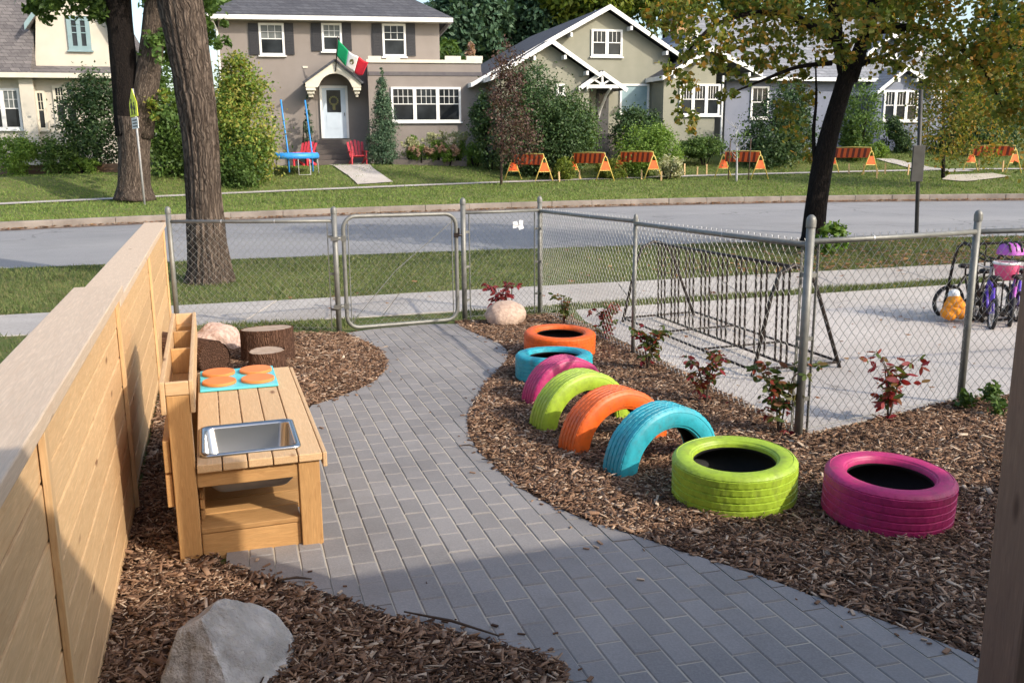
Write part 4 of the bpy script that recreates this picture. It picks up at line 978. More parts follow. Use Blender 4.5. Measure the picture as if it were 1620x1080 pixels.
creeper(1405, 668, .46, 'tall creeper seedling with dark red upper leaves behind the flat magenta tyre', L_creep, 7, 12, 7, .18, leaf=.065)
for px, py, h, n, sd_, lab in [(1578, 655, .19, 650, 3, 'low green weeds at the foot of the fence by the brown post'), (1320, 404, .55, 900, 4, 'green sucker shoots at the foot of the leaning tree')]:
    b = on_plane(px, py) if py > 500 else on_plane(px, py, 0, -.41); t = thing('weed_clump', b, lab, 'weed'); crown(t, [(b[0], b[1], b[2] + h * .5, .26 if py > 500 else .34, .2, h * .5)], n, .045 if py > 500 else .11, sd_, L_green if py > 500 else L_bright, 'foliage')
    mb = MB(); mb.tube([b, b + (0, 0, h * .6)], .006, 5); mb.build('stems', m_twig, t, world=True)

# ================================================================== BIKE RACKS AND CHILDREN'S BICYCLES
def bike_rack(fl, fr, bl_, br, h, label, nb=8):
    """fl, fr: feet of the near end frame; bl_, br: feet of the far end frame"""
    P = [np.append(p, zg(*p) + .014) for p in (fl, fr, bl_, br)]; t = thing('bike_rack', P[0], label, 'bike rack', 'black bike racks on the concrete pad')
    tops = []
    for a, b in ((P[0], P[1]), (P[2], P[3])):
        m = (a + b) / 2; pts = [a, a + (b - a) * .16 + (0, 0, h * .72), a + (b - a) * .24 + (0, 0, h * .93), a + (b - a) * .40 + (0, 0, h), a + (b - a) * .55 + (0, 0, h * .96), a + (b - a) * .66 + (0, 0, h * .8), b]
        mb = MB(); mb.tube(pts, .016, 10); mb.build('end_frame', m_black, t, smooth=True, world=True); tops.append(a + (b - a) * .42 + (0, 0, h * .98))
        mb = MB(); mb.tube([a + (0, 0, .05), b + (0, 0, .05)], .012, 8); mb.build('foot_bar', m_black, t, smooth=True, world=True)
    mb = MB(); mb.tube(tops, .015, 10); mb.build('top_rail', m_black, t, smooth=True, world=True)
    mids = [P[0] * .56 + P[1] * .44 + (0, 0, .05), P[2] * .56 + P[3] * .44 + (0, 0, .05)]
    for a, b in ((P[0] + (0, 0, .05), P[2] + (0, 0, .05)), (P[1] + (0, 0, .05), P[3] + (0, 0, .05)), mids):
        mb = MB(); mb.tube([a, b], .012, 8); mb.build('ground_rail', m_black, t, smooth=True, world=True)
    for f in (.33, .66):
        mb = MB(); mb.tube([P[0] + (P[2] - P[0]) * f + (0, 0, .05), P[1] + (P[3] - P[1]) * f + (0, 0, .05)], .010, 8); mb.build('foot_bar', m_black, t, smooth=True, world=True)
    for i in range(nb):
        for d in (-.035, 0, .035):
            f = (i + .5) / nb + d * 8 / nb * .9; a, b = tops[0] + (tops[1] - tops[0]) * f, mids[0] + (mids[1] - mids[0]) * f
            mb = MB(); mb.tube([a, b], .0095, 6); mb.build('bar', m_black, t, world=True)
    return t
bike_rack(on_plane(1190, 598)[:2], on_plane(1328, 584)[:2], on_plane(985, 512)[:2], on_plane(1098, 502)[:2], .87, 'empty black iron bike rack behind the long chain link run', 8)
bike_rack(np.array((4.75, 9.95)), np.array((4.95, 9.45)), np.array((7.2, 10.7)), np.array((7.4, 10.2)), .85, 'farther bike rack holding the children\'s bicycles', 7)
def bicycle(loc, rotz, m_frame, m_acc, label, wr=.17, lean=.06):
    t = thing('child_bicycle', loc, label, 'bicycle', "children's bicycles in the rack", rotz); t.rotation_euler = (lean, 0, rotz)
    wb = wr * 3.1
    for x in (0, wb):
        mb = MB(); pts = [(x + (wr - .018) * math.cos(a), 0, wr + (wr - .018) * math.sin(a)) for a in np.linspace(0, 2 * math.pi, 29)]; mb.tube(pts, .019, 8, False); wh = mb.build('wheel', m_rubber, t, smooth=True)
        mb = MB(); pts = [(x + (wr - .042) * math.cos(a), 0, wr + (wr - .042) * math.sin(a)) for a in np.linspace(0, 2 * math.pi, 25)]; mb.tube(pts, .008, 6, False)
        for k in range(10): a = k * math.pi / 5; mb.tube([(x, 0, wr), (x + (wr - .045) * math.cos(a), 0, wr + (wr - .045) * math.sin(a))], .0025, 4)
        mb.tube([(x, -.03, wr), (x, .03, wr)], .014, 8); mb.build('rim', m_greybag, wh, smooth=True)
    bb = (wb * .45, 0, wr * .9); st = (wb * .28, 0, wr * 2.5); hd = (wb * .80, 0, wr * 2.75); hb = (wb * .86, 0, wr * 2.2)
    mb = MB()
    for a, b in ((bb, st), (bb, hb), (st, hd), (hd, hb), (bb, (0, 0, wr)), (st, (0, 0, wr)), (hb, (wb, .0, wr))): mb.tube([a, b], .014, 8)
    mb.build('frame', m_frame, t, smooth=True)
    mb = MB(); s1 = np.array(st) + (-.01, 0, .10); mb.tube([st, s1], .010, 8); mb.lathe([(0, .03), (.045, .028), (.06, .01), (.05, -.01), (0, -.012)], 14, tuple(s1)); mb.v = [(s1[0] + (v[0] - s1[0]) * 1.5 if i >= 16 else v[0], v[1], v[2]) for i, v in enumerate(mb.v)]; mb.build('saddle', m_black, t, smooth=True)
    mb = MB(); h1 = np.array(hd) + (-.02, 0, .14); mb.tube([hd, h1], .011, 8); mb.tube([h1 + (-.05, -.2, .05), h1 + (0, -.08, 0), h1 + (0, .08, 0), h1 + (-.05, .2, .05)], .010, 8); mb.build('handlebar', m_acc, t, smooth=True)
    mb = MB()
    for sgn in (-1, 1): mb.tube([bb, (bb[0] + .05 * sgn, .04 * sgn, bb[2] - .07 * sgn)], .008, 6); mb.box((bb[0] + .05 * sgn, .075 * sgn, bb[2] - .07 * sgn), (.06, .05, .018))
    mb.lathe([(.0, -.004), (.05, -.004), (.05, .004), (0, .004)], 20, (0, 0, 0)); mb.v[-80:] = [(bb[0] + v[0], .03 + v[2], bb[2] + v[1]) for v in mb.v[-80:]]; mb.build('crank', m_black, t)
    return t
zp = lambda x, y: zg(x, y) + .014
bicycle((4.80, 9.95, zp(4.8, 9.95)), R(10), m_black, m_black, 'black child bicycle with an orange toy on its front, leftmost in the rack', .19)
bicycle((4.86, 9.12, zp(4.86, 9.12)), R(74), m_purple, m_greybag, 'purple child bicycle between the fence posts', .165)
bicycle((5.12, 9.25, zp(5.12, 9.25)), R(62), m_lilac, m_pink, 'lilac child bicycle nearest the brown post', .165)
bicycle((4.93, 9.62, zp(4.93, 9.62)), R(48), m_black, m_black, 'dark child bicycle standing between the black and the purple ones', .175)
bicycle((5.35, 9.55, zp(5.35, 9.55)), R(70), m_purple, m_black, 'purple child bicycle partly hidden behind the lilac one', .175)
c = at(1508, 482, 9.55); t = thing('plush_toy', c, 'orange and white plush toy hanging on the black bicycle', 'toy')
for nm, m_, lst in (('body', m_toyorange, [(0, 0, -.05, .10), (-.07, -.03, -.08, .07), (.07, -.03, -.08, .07), (0, -.02, .03, .085), (-.04, -.05, -.10, .06), (.05, -.04, 0, .06), (-.05, -.03, .0, .06)]), ('cap', m_white, [(0, 0, .10, .06), (.02, .02, .12, .045)])):
    mb = MB()
    for x, y, z, r in lst: mb.lathe([(r * math.sin(a) * (1 + .04 * math.sin(a * 9)), -r * math.cos(a)) for a in np.linspace(0.01, math.pi - .01, 10)], 16, (x, y, z))
    mb.build(nm, m_, t, smooth=True)
c = at(1591, 425, 9.45); t = thing('handlebar_basket', c, 'pink handlebar basket on the lilac bicycle', 'basket')
mb = MB(); mb.lathe([(.0, -.11), (.085, -.11), (.12, .05), (.125, .06), (.115, .05), (.08, -.1)], 18); mb.build('tub', m_pink, t, smooth=True); mb = MB(); mb.lathe([(.12, .045), (.13, .055), (.13, .07), (.118, .075)], 18, closed=True); mb.build('rim', m_white, t, smooth=True)
c = at(1598, 402, 9.55); t = thing('bicycle_helmet', c, 'lilac and black bicycle helmet above the pink basket', 'helmet')
mb = MB(); mb.lathe([(.13, 0), (.128, .04), (.105, .09), (.06, .115), (0, .122)], 20); mb.build('shell', m_lilac, t, smooth=True)
mb = MB()
for a in (-.06, 0, .06): mb.tube([(a, -.12, .035), (a, -.09, .10), (a, 0, .128), (a, .09, .10), (a, .12, .035)], .012, 6)
mb.build('vents', m_black, t, smooth=True)

# ================================================================== STREET SIGNS
def sign_post():
    b = at(228, 331, 27.2); z = zg(b[0], b[1]); t = thing('school_crossing_sign', (b[0], b[1], z), 'fluorescent yellow school sign turned edge on beside the forked tree', 'sign', rotz=R(-52))
    hh = at(218, 140, 27.2)[2] - z
    mb = MB(); mb.tube([(0, .03, -.1), (-.05, .03, hh)], .030, 8); mb.build('pole', m_greybag, t, smooth=True); t.rotation_euler = (0, R(-1.5), R(-52))
    mb = MB(); s = .36; z0 = hh - .78; mb.prism([(-s - .05, -.01, z0), (s - .05, -.01, z0), (s - .05, -.01, z0 + s * 1.05), (-.05, -.01, z0 + .78), (-s - .05, -.01, z0 + s * 1.05)], (0, .012, 0)); pl = mb.build('sign_plate', m_sign, t)
    mb = MB()
    for x, k in ((-.14, 1.0), (.10, .8)):
        x -= .05; mb.lathe([(0, 0), (.05 * k, 0), (.05 * k, .004), (0, .004)], 12); mb.v[-48:] = [(x + v[0], -.017 - v[2], z0 + .46 * k + v[1]) for v in mb.v[-48:]]
        mb.bbox(x - .05 * k, x + .05 * k, -.021, -.014, z0 + .20 * k, z0 + .40 * k)
        for d in (-1, 1): mb.beam((x, -.0175, z0 + .21 * k), (x + .07 * d * k, -.0175, z0 + .05), .035 * k, .006, (0, 1, 0)); mb.beam((x + .03 * d, -.0178, z0 + .38 * k), (x + .11 * d * k, -.0178, z0 + .24 * k), .025 * k, .006, (0, 1, 0))
    mb.build('walking_figures', m_signblack, pl)
    mb = MB(); mb.bbox(-.30 - .03, .30 - .03, -.010, .002, z0 - .34, z0 - .03); pl2 = mb.build('lower_plate', m_white, t); mb = MB()
    for k in range(3): mb.bbox(-.22 - .03, .2 - .03, -.014, -.0105, z0 - .29 + k * .085, z0 - .255 + k * .085)
    mb.build('print_lines', m_signblack, pl2)
sign_post()
b = on_plane(1450, 373, 0, -.42); t = thing('sign_pole', (b[0], b[1], -.43), 'thin dark sign pole with a box sign seen from behind', 'sign pole')
Yb = b[1]; tp = at(1457, 142, Yb); mb = MB(); mb.tube([b - (0, 0, .1), tp], .042, 10); mb.build('pole', m_signback, t, smooth=True, world=True)
c = at(1452, 259, Yb - .06); mb = MB(); mb.box(c, (.25, .05, .74)); mb.build('sign_panel', m_signback, t, world=True, bevel=.01)

# ================================================================== BARRICADES AND STAKES ACROSS THE STREET
def far_Y(px, py):
    for Y in np.arange(22, 60, .1):
        p = at(px, py, Y)
        if p[2] <= zg(p[0], p[1]): return Y
    return 45.0
def barricade(px, py, label, rotz=-.62, Y=None, sc=1.0, lean=0.0):
    # foot of the middle of the barricade
    Yg = far_Y(px, py)
    p = at(px, py, Yg); z = zg(p[0], p[1]); t = thing('barricade', (p[0], p[1], z), label, 'barricade', 'orange construction barricades along the far sidewalk', rotz); H = 1.02 * sc; W = 1.55 * sc
    D = np.array([.6, .8, 0]); Nn = np.array([.8, -.6, 0])
    for x in (-W / 2, W / 2):
        q = np.array([x, 0, 0]); zz = np.array([0, 0, 1.])
        mb = MB(); mb.tube([q - D * .36 - zz * .02, q - D * .05 + zz * H * .82, q + zz * H * .88, q + D * .05 + zz * H * .82, q + D * .36 - zz * .02], .022, 8); fr = mb.build('a_frame', m_barr_y, t, smooth=True)
        mb = MB(); mb.prism([q - Nn * .012 - D * .20 + zz * H * .38, q - Nn * .012 + D * .20 + zz * H * .38, q - Nn * .012 + D * .09 + zz * H * .68, q - Nn * .012 - D * .09 + zz * H * .68], Nn * .024); mb.build('end_panel', m_barr, fr)
        mb = MB(); mb.tube([q - D * .21 + zz * H * .36, q + D * .21 + zz * H * .36], .014, 6); mb.build('cross_bar', m_barr_y, fr)
    mb = MB(); mb.tube([(-W / 2, 0, H * .86), (-W / 2 + .03, 0, H * 1.0), (0, 0, H * 1.02), (W / 2 - .03, 0, H * 1.0), (W / 2, 0, H * .86)], .018, 8); mb.build('top_tube', m_barr_y, t, smooth=True)
    mb = MB(); mb.bbox(-W / 2 + .07, W / 2 - .07, -.02, .02, H * .62, H * .98); bd = mb.build('board', m_barr, t)
    for k in range(6):
        x = -W / 2 + .10 + k * (W - .2) / 6; mb = MB(); mb.prism([(x + .0, -.024, H * .63), (x + .10, -.024, H * .63), (x + .15, -.024, H * .97), (x + .05, -.024, H * .97)], (0, .048, 0)); mb.build('stripe', m_barr_d, bd)
    return t
barricade(836, 287, 'orange barricade left of the others, beside the purple leaved sapling', -.72)
barricade(931, 285, 'orange barricade in front of the bungalow porch, second from the left', -.72)
barricade(1006, 283, 'orange barricade beside the striped hostas, third from the left', -.72)
barricade(1172, 283, 'orange barricade behind the staked bare sapling', -.72)
barricade(1345, 276, 'orange barricade partly hidden by the dark leaning trunk', -.72)
barricade(1568, 273, 'tilted orange barricade at the far right', -.72)
STK = ['beside the right foot of the leftmost barricade', 'under the board of the leftmost barricade', 'between the leftmost barricade and the second', 'under the third barricade', 'just right of the third barricade', 'beside the pale hostas', 'right of the pale hostas', 'left of the staked sapling', 'under the barricade behind the leaning trunk', 'under the right end of the barricade by the leaning trunk', 'dark and short, right of the leaning trunk', 'between the leaning trunk and the sign pole', 'just left of the sign pole', 'under the far right barricade', 'farthest right of all']
for i, (px, py) in enumerate([(885, 288), (870, 283), (917, 285), (1015, 284), (1046, 287), (1083, 278), (1103, 278), (1118, 277), (1343, 276), (1366, 276), (1387, 283), (1400, 276), (1436, 277), (1548, 272), (1586, 272)]):
    Yg = far_Y(px, py)
    p = at(px, py, Yg); mb = MB(); z = zg(p[0], p[1]); h = .40 * random.uniform(.8, 1.15); mb.box((0, 0, h / 2 - .05), (.055, .04, h + .1)); mb.prism([(-.0275, -.02, h), (.0275, -.02, h), (.0275, .02, h), (-.0275, .02, h)], (0, 0, .02))
    o = mb.build('survey_stake', m_stake); o.location = (p[0], p[1], z); o.rotation_euler = (random.uniform(-.06, .06), random.uniform(-.06, .06), random.uniform(-.5, .5)); tag(o, 'short wooden stake ' + STK[i], 'stake', 'wooden stakes along the far sidewalk')

# ================================================================== HOUSES ACROSS THE STREET
class House:
    """local frame: x along the front, y into the house, z up; f() maps a photo point on the (offset) front plane to local x, z"""
    def __init__(s, name, px, Y, th, label, base_py=None, zbase=None):
        s.th = R(th); p = at(px, 225, Y); s.z = zbase if zbase is not None else zg(p[0], p[1]); s.o = np.array([p[0], p[1], s.z])
        s.e1 = np.array([math.cos(s.th), math.sin(s.th), 0]); s.e2 = np.array([-math.sin(s.th), math.cos(s.th), 0])
        s.t = thing(name, s.o, label, 'house', rotz=s.th)
    def f(s, px, py, off=0.0):
        d = ray(px, py); k = ((s.o - CAM) @ s.e2 + off) / (d @ s.e2); q = CAM + d * k - s.o; return q @ s.e1, q[2]
    def rect(s, x0, y0, x1, y1, off=0):
        a = s.f(x0, (y0 + y1) / 2, off)[0]; b = s.f(x1, (y0 + y1) / 2, off)[0]; c = s.f((x0 + x1) / 2, y1, off)[1]; d = s.f((x0 + x1) / 2, y0, off)[1]; return a, b, c, d
    def box(s, name, r, y0, y1, mat, parent=None, bevel=0):
        mb = MB(); mb.bbox(r[0], r[1], y0, y1, r[2], r[3]); return mb.build(name, mat, parent or s.t, bevel=bevel)
    def window(s, x0, y0, x1, y1, off=0, cols=1, lights=(3, 2), split=True, frame=m_white, pane=m_glass, blind=False, fw=.09, mull=.15):
        """sash window: casing, panes and glazing bars"""
        a, b, c, d = s.rect(x0, y0, x1, y1, off); mb = MB()
        mb.bbox(a, b, off - .07, off - .004, c, c + fw); mb.bbox(a, b, off - .07, off - .004, d - fw, d); mb.bbox(a, a + fw, off - .07, off - .004, c + fw, d - fw); mb.bbox(b - fw, b, off - .07, off - .004, c + fw, d - fw)
        mb.bbox(a - .06, b + .06, off - .11, off - .004, c - .06, c - .001); w_ = mb.build('window', frame, s.t)
        n = cols; iw = (b - a - 2 * fw + mull) / n
        for k in range(n):
            xa = a + fw + k * iw; xb = xa + iw - mull
            if k: q = MB(); q.bbox(xa - mull, xa, off - .065, off - .004, c + fw, d - fw); q.build('mullion', frame, w_)
            zm = (c + d) / 2 + .02
            for (za, zb, gl) in (((c + fw, zm - .02, False), (zm + .02, d - fw, True)) if split else ((c + fw, d - fw, True),)):
                q = MB(); q.bbox(xa, xb, off - .022, off - .006, za, zb); q.build('pane', m_blind if (blind and gl) else pane, w_)
                if gl and lights:
                    q = MB()
                    for i in range(1, lights[0]): x = xa + (xb - xa) * i / lights[0]; q.bbox(x - .010, x + .010, off - .036, off - .024, za, zb)
                    for j in range(1, lights[1]): z = za + (zb - za) * j / lights[1]; q.bbox(xa, xb, off - .040, off - .0365, z - .010, z + .010)
                    if len(q.v): q.build('glazing_bars', frame, w_)
            if split: q = MB(); q.bbox(xa, xb, off - .045, off - .006, zm - .018, zm + .018); q.build('meeting_rail', frame, w_)
        return w_

# ---- grey two-storey house with crenellated sun room
A = House('two_storey_house', 525, 41.0, 10, 'grey stucco two storey house with dark shutters, arched portico and flag')
r = A.rect(352, 34, 697, 250); A.box('wall', (r[0], r[1], -.6, r[3]), 0, 8.5, m_stucco_grey)
ez = r[3]; x0, x1 = r[0] - .55, r[1] + .55
mb = MB(); hr = 3.0; yb = 9.05; cx0, cx1 = x0 + 4.6, x1 - 4.6
mb.add([(x0, -.55, ez + .16), (x1, -.55, ez + .16), (x1, yb, ez + .16), (x0, yb, ez + .16), (cx0, 4.25, ez + hr), (cx1, 4.25, ez + hr)], [(0, 1, 5, 4), (1, 2, 5), (2, 3, 4, 5), (3, 0, 4)]); mb.add([(x0, -.55, ez + .15), (x1, -.55, ez + .15), (x1, yb, ez + .15), (x0, yb, ez + .15)], [(0, 3, 2, 1)]); rf_ = mb.build('roof', m_sh_dark, A.t)
mb = MB(); mb.bbox(x0, x1, -.57, -.50, ez - .03, ez + .145); mb.bbox(x0, x0 + .07, -.5, yb, ez - .03, ez + .145); mb.bbox(x1 - .07, x1, -.5, yb, ez - .03, ez + .145); mb.build('fascia', m_white, rf_)
mb = MB(); mb.bbox(x0 + .07, x1 - .07, -.498, -.001, ez - .02, ez + .01); mb.build('soffit', m_cream, rf_)
mb = MB(); mb.tube([(x0 + .35, -.3, ez), (r[0] - .05, -.05, ez - .45), (r[0] - .05, -.05, -.2)], .05, 8); mb.build('downspout', m_white, A.t)
for (a, b, c, d) in ((410, 37, 450, 88), (509, 37, 541, 82), (605, 38, 642, 90)):
    A.window(a, b, c, d, 0, 1, (3, 2), blind=a < 600)
    for p, q in ((a - 16, a - 1), (c + 1, c + 15)):
        rr2 = A.rect(p, b, q, d - 1); sh = A.box('shutter', rr2, -.06, -.003, m_shut)
        mb = MB()
        for k in range(10): z = rr2[2] + .08 + (rr2[3] - rr2[2] - .16) * k / 10; mb.bbox(rr2[0] + .04, rr2[1] - .04, -.075, -.0605, z, z + .05)
        mb.build('louvre', m_shut, sh)
# sun room
O = -1.1; r = A.rect(584, 100, 762, 250, O); A.box('sunroom_wall', (r[0], r[1], -.6, r[3]), O, -.002, m_stucco_grey)
cz = A.f(670, 98, O)[1]; mb = MB(); mb.bbox(r[0] - .04, r[1] + .04, O - .06, -.003, r[3] + .001, cz + .08)
for a, b in ((584, 603), (611, 633), (704, 729), (738, 762)):
    q = A.rect(a, 91, b, 98, O); mb.bbox(q[0] - (.04 if a == 584 else 0), q[1] + (.04 if b == 762 else 0), O - .06, O + .2, cz + .081, q[3] + .05)
mb.build('parapet_coping', m_cream, A.t)
q = A.rect(584, 114, 762, 120, O); A.box('band', (q[0] - .02, q[1] + .02, q[2], q[3]), O - .03, O - .002, m_band)
A.window(619, 138, 729, 193, O, 3, (4, 2))
# portico with round arch
PO = -1.0
def ap(px, py): a, z = A.f(px, py, PO); return (a, PO, z)
outer = [ap(483, 136), ap(483, 130), ap(530, 97), ap(571, 130), ap(571, 136), ap(560, 137)]
cxa, cza = A.f(531, 144, PO); ra = A.f(558, 144, PO)[0] - cxa
arc = [(cxa + ra * math.cos(a), PO, cza + ra * 1.0 * math.sin(a)) for a in np.linspace(.12, math.pi - .12, 15)]
mb = MB(); pts = [ap(483, 138), ap(483, 131), ap(530, 97), ap(571, 131), ap(571, 138)]
# split into left and right strips between gable outline and arch
top = lambda x: np.interp(x, [pts[1][0], pts[2][0], pts[3][0]], [pts[1][2], pts[2][2], pts[3][2]])
xsn = list(np.linspace(pts[1][0], pts[3][0], 33)); low = []
for x in xsn:
    dx = (x - cxa) / ra; low.append(cza + ra * math.sqrt(max(0, 1 - dx * dx)) if abs(dx) < 1 else pts[0][2]); low[-1] = max(low[-1], pts[0][2])
for i in range(32): mb.add([(xsn[i], PO, low[i]), (xsn[i + 1], PO, low[i + 1]), (xsn[i + 1], PO, top(xsn[i + 1])), (xsn[i], PO, top(xsn[i])), (xsn[i], PO + .15, low[i]), (xsn[i + 1], PO + .15, low[i + 1]), (xsn[i + 1], PO + .15, top(xsn[i + 1])), (xsn[i], PO + .15, top(xsn[i]))], [(0, 1, 2, 3), (7, 6, 5, 4), (0, 4, 5, 1)])
ptc = mb.build('portico', m_cream, A.t)
for s0, s1 in ((1, 2), (3, 2)):
    a, b = np.array(pts[s0]), np.array(pts[s1]); mb = MB(); e = (a - b) / np.linalg.norm(a - b) * .12 * (1, 0, 1); mb.beam((a + e + (0, .45, .055)), (b + (0, .45, .055)), 1.08, .09, (0, 0, 1)); mb.build('portico_roof', m_sh_dark, ptc)
for a, b in ((484, 499), (559, 571)):
    for k, (y0, y1, ins) in enumerate(((138, 143, 0), (143, 148, 2), (148, 153, 4))):
        q = A.rect(a + ins, y0, b - ins, y1, PO); A.box('bracket', q, PO + .02 + k * .1, -.002, m_cream, ptc)
q = A.rect(500, 118, 560, 222); mb = MB(); mb.bbox(q[0], q[1], -.012, -.003, q[2], q[3]); mb.build('porch_recess', m_stucco_grey, A.t)
# storm door
q = A.rect(507, 136, 551, 219); mb = MB(); mb.bbox(q[0], q[0] + .1, -.10, -.013, q[2], q[3]); mb.bbox(q[1] - .1, q[1], -.10, -.013, q[2], q[3]); mb.bbox(q[0] + .1, q[1] - .1, -.10, -.013, q[3] - .1, q[3]); dr = mb.build('door', m_white, A.t)
mb = MB(); mb.bbox(q[0] + .101, q[1] - .101, -.07, -.014, q[2], q[3] - .101); dl = mb.build('door_leaf', m_doorblue, dr)
q2 = A.rect(517, 143, 539, 178); A.box('door_glass', q2, -.078, -.0705, m_glass, dr); q3 = A.rect(517, 183, 539, 203); A.box('door_panel', q3, -.080, -.0705, m_doorblue, dr)
mb = MB(); zc = (q2[2] + q2[3]) / 2; xc = (q2[0] + q2[1]) / 2
for k in range(14): a = k * math.pi / 7; mb.box((xc + .17 * math.cos(a), -.092, zc + .02 + .17 * math.sin(a)), (.07, .03, .07))
mb.bbox(xc - .06, xc + .06, -.1, -.079, q2[2] + .1, zc - .1); mb.build('door_wreath', m_emblem, dr)
mb = MB(); mb.tube([(q[1] - .16, -.10, q[2] + .95), (q[1] - .16, -.10, q[2] + 1.08)], .014, 6); mb.build('handle', m_black, dr)
# steps of grey timber
stz = A.f(528, 221, -.3)[1]; ns = 5
for k in range(ns):
    q = A.rect(499, 224, 556, 250, -1.6); z1 = stz - k * stz / ns; y0 = -.02 if k == 0 else -.75 - (k - 1) * .3
    mb = MB(); mb.bbox(q[0], q[1], -.75 - k * .3, y0 - .003, z1 - stz / ns * (1 if k < ns else 1), z1); mb.build('step', m_step, A.t, bevel=.015)
q = A.rect(479, 105, 487, 108); A.box('address_plate', q, -.03, -.003, m_cream)
# flag on its staff
fp0, fp1 = A.f(531, 113, PO - .03), A.f(534, 60, PO - .35)
fl = thing('flag', A.o + A.e1 * fp0[0] + A.e2 * (PO - .03) + np.array([0, 0, fp0[1]]), 'green white and red flag on a staff above the portico', 'flag', rotz=A.th)
S = np.array([fp1[0] - fp0[0], -.32, fp1[1] - fp0[1]]); mb = MB(); mb.tube([(0, 0, 0), S * 1.03], .022, 8); mb.build('staff', m_black, fl, smooth=True)
def flp(px, py, off): a, z = A.f(px, py, off); return np.array([a - fp0[0], off - (PO - .03), z - fp0[1]])
c00, c01, c10, c11 = flp(535, 63, PO - .36), flp(533, 89, PO - .20), flp(583, 97, PO - .7), flp(574, 120, PO - .55)
def flagpt(u, v):
    p = (c00 * (1 - v) + c01 * v) * (1 - u) + (c10 * (1 - v) + c11 * v) * u; return p + np.array([0, .10 * math.sin(u * 9 + v * 2.2) * u ** .5, -.16 * math.sin(u * math.pi) + .05 * math.sin(u * 12 + v) * u])
for nm, u0_, u1_, m_ in (('green_stripe', 0, 1 / 3, m_fgreen), ('white_stripe', 1 / 3, 2 / 3, m_fwhite), ('red_stripe', 2 / 3, 1, m_fred)):
    mb = MB(); nu, nv = 9, 9; vs = [flagpt(u0_ + (u1_ - u0_) * i / (nu - 1), j / (nv - 1)) for i in range(nu) for j in range(nv)]; mb.add(vs, [(i * nv + j, (i + 1) * nv + j, (i + 1) * nv + j + 1, i * nv + j + 1) for i in range(nu - 1) for j in range(nv - 1)]); o = mb.build(nm, m_, fl, smooth=True)
    so_ = o.modifiers.new('cloth_thickness', 'SOLIDIFY'); so_.thickness = .006
    if nm == 'white_stripe':
        mb = MB(); ring = [flagpt(.5 + .075 * math.cos(a), .5 + .17 * math.sin(a)) + (0, -.012, 0) for a in np.linspace(0, 6.28, 15)[:-1]]; mb.prism(ring, (0, .004, 0)); ring = [flagpt(.5 + .03 * math.cos(a) + .01, .40 + .1 * math.sin(a)) + (0, -.016, 0) for a in np.linspace(0, 6.28, 9)[:-1]]; mb.prism(ring, (0, .003, 0)); mb.build('eagle_emblem', m_emblem, o)

# ---- sage bungalow with white rakes
Bh = House('bungalow', 960, 42.5, 15, 'sage green stucco bungalow with white gable rakes and porch')
def gable(Hs, name, peak, left, right, off, depth, wallmat, roofmat, base_z=-.6, over=.45, th=.16, wall_in=(.35, .35)):
    """gable end: peak, left and right eave ends in photo pixels on the front plane at offset off"""
    P_, Lf, Rt = [np.array([Hs.f(*p, off - over)[0], 0, Hs.f(*p, off - over)[1]]) for p in (peak, left, right)]
    xl, xr = Lf[0] + wall_in[0], Rt[0] - wall_in[1]
    zl = np.interp(xl, [Lf[0], P_[0]], [Lf[2], P_[2]]) - th; zr = np.interp(xr, [P_[0], Rt[0]], [P_[2], Rt[2]]) - th
    mb = MB(); mb.prism([(xl, off, base_z), (xr, off, base_z), (xr, off, zr), (P_[0], off, P_[2] - th - .02), (xl, off, zl)], (0, depth, 0)); wl = mb.build(name, wallmat, Hs.t)
    for a in (Lf, Rt):
        dd = P_ - a; dd = dd / np.linalg.norm(dd); nn = np.array([-dd[2], 0, dd[0]]); nn = nn * np.sign(nn[2])
        e0 = a; e1_ = P_
        mb = MB(); y0, y1 = off - over, off + depth + .3
        mb.prism([e0 + (0, y0, 0), e1_ + (0, y0, 0), e1_ + (0, y0, 0) - nn * .06 + (0, 0, 0), e0 + (0, y0, 0) - nn * .06], (0, y1 - y0, 0)); rf_ = mb.build('roof', roofmat, Hs.t)
        mb = MB(); mb.prism([e0 + (0, y0 - .05, .02), e1_ + (0, y0 - .05, .02), e1_ + (0, y0 - .05, -.19), e0 + (0, y0 - .05, -.16)], (0, .049, 0)); mb.build('rake_board', m_white, rf_)
        mb = MB(); s_ = 1 if a is Lf else -1; mb.bbox(min(e0[0], e0[0] - .02 * s_), max(e0[0], e0[0] - .02 * s_) , y0, y1, e0[2] - .16, e0[2] + .03); mb.build('fascia', m_white, rf_)
        for f in (.25, .72):
            q = e0 + (e1_ - e0) * f; mb = MB(); mb.bbox(q[0] - .05, q[0] + .05, y0 - .02, off - .003, q[2] - .42, q[2] - .25); mb.build('eave_bracket', m_white, rf_)
    return wl, P_, Lf, Rt
gable(Bh, 'wall', (965, 8), (745, 132), (1085, 92), 0, 11.5, m_stucco_green, m_sh_dark, wall_in=(.5, .6))
gable(Bh, 'front_wing_wall', (873, 62), (776, 122), (948, 116), -1.3, 1.28, m_stucco_green, m_sh_dark, over=.4, wall_in=(.3, .3))
gable(Bh, 'side_wing_wall', (1126, 74), (1048, 121), (1206, 116), -1.4, 7.0, m_stucco_green, m_sh_dark, over=.4, wall_in=(.25, 2.05))
Bh.window(935, 47, 984, 90, 0, 2, (3, 1)); Bh.window(1074, 133, 1138, 183, -1.4, 3, (4, 1)); Bh.window(980, 133, 1026, 182, 0, 1, None, split=False, pane=m_teal); Bh.window(880, 133, 893, 150, -1.3, 1, None, split=False)
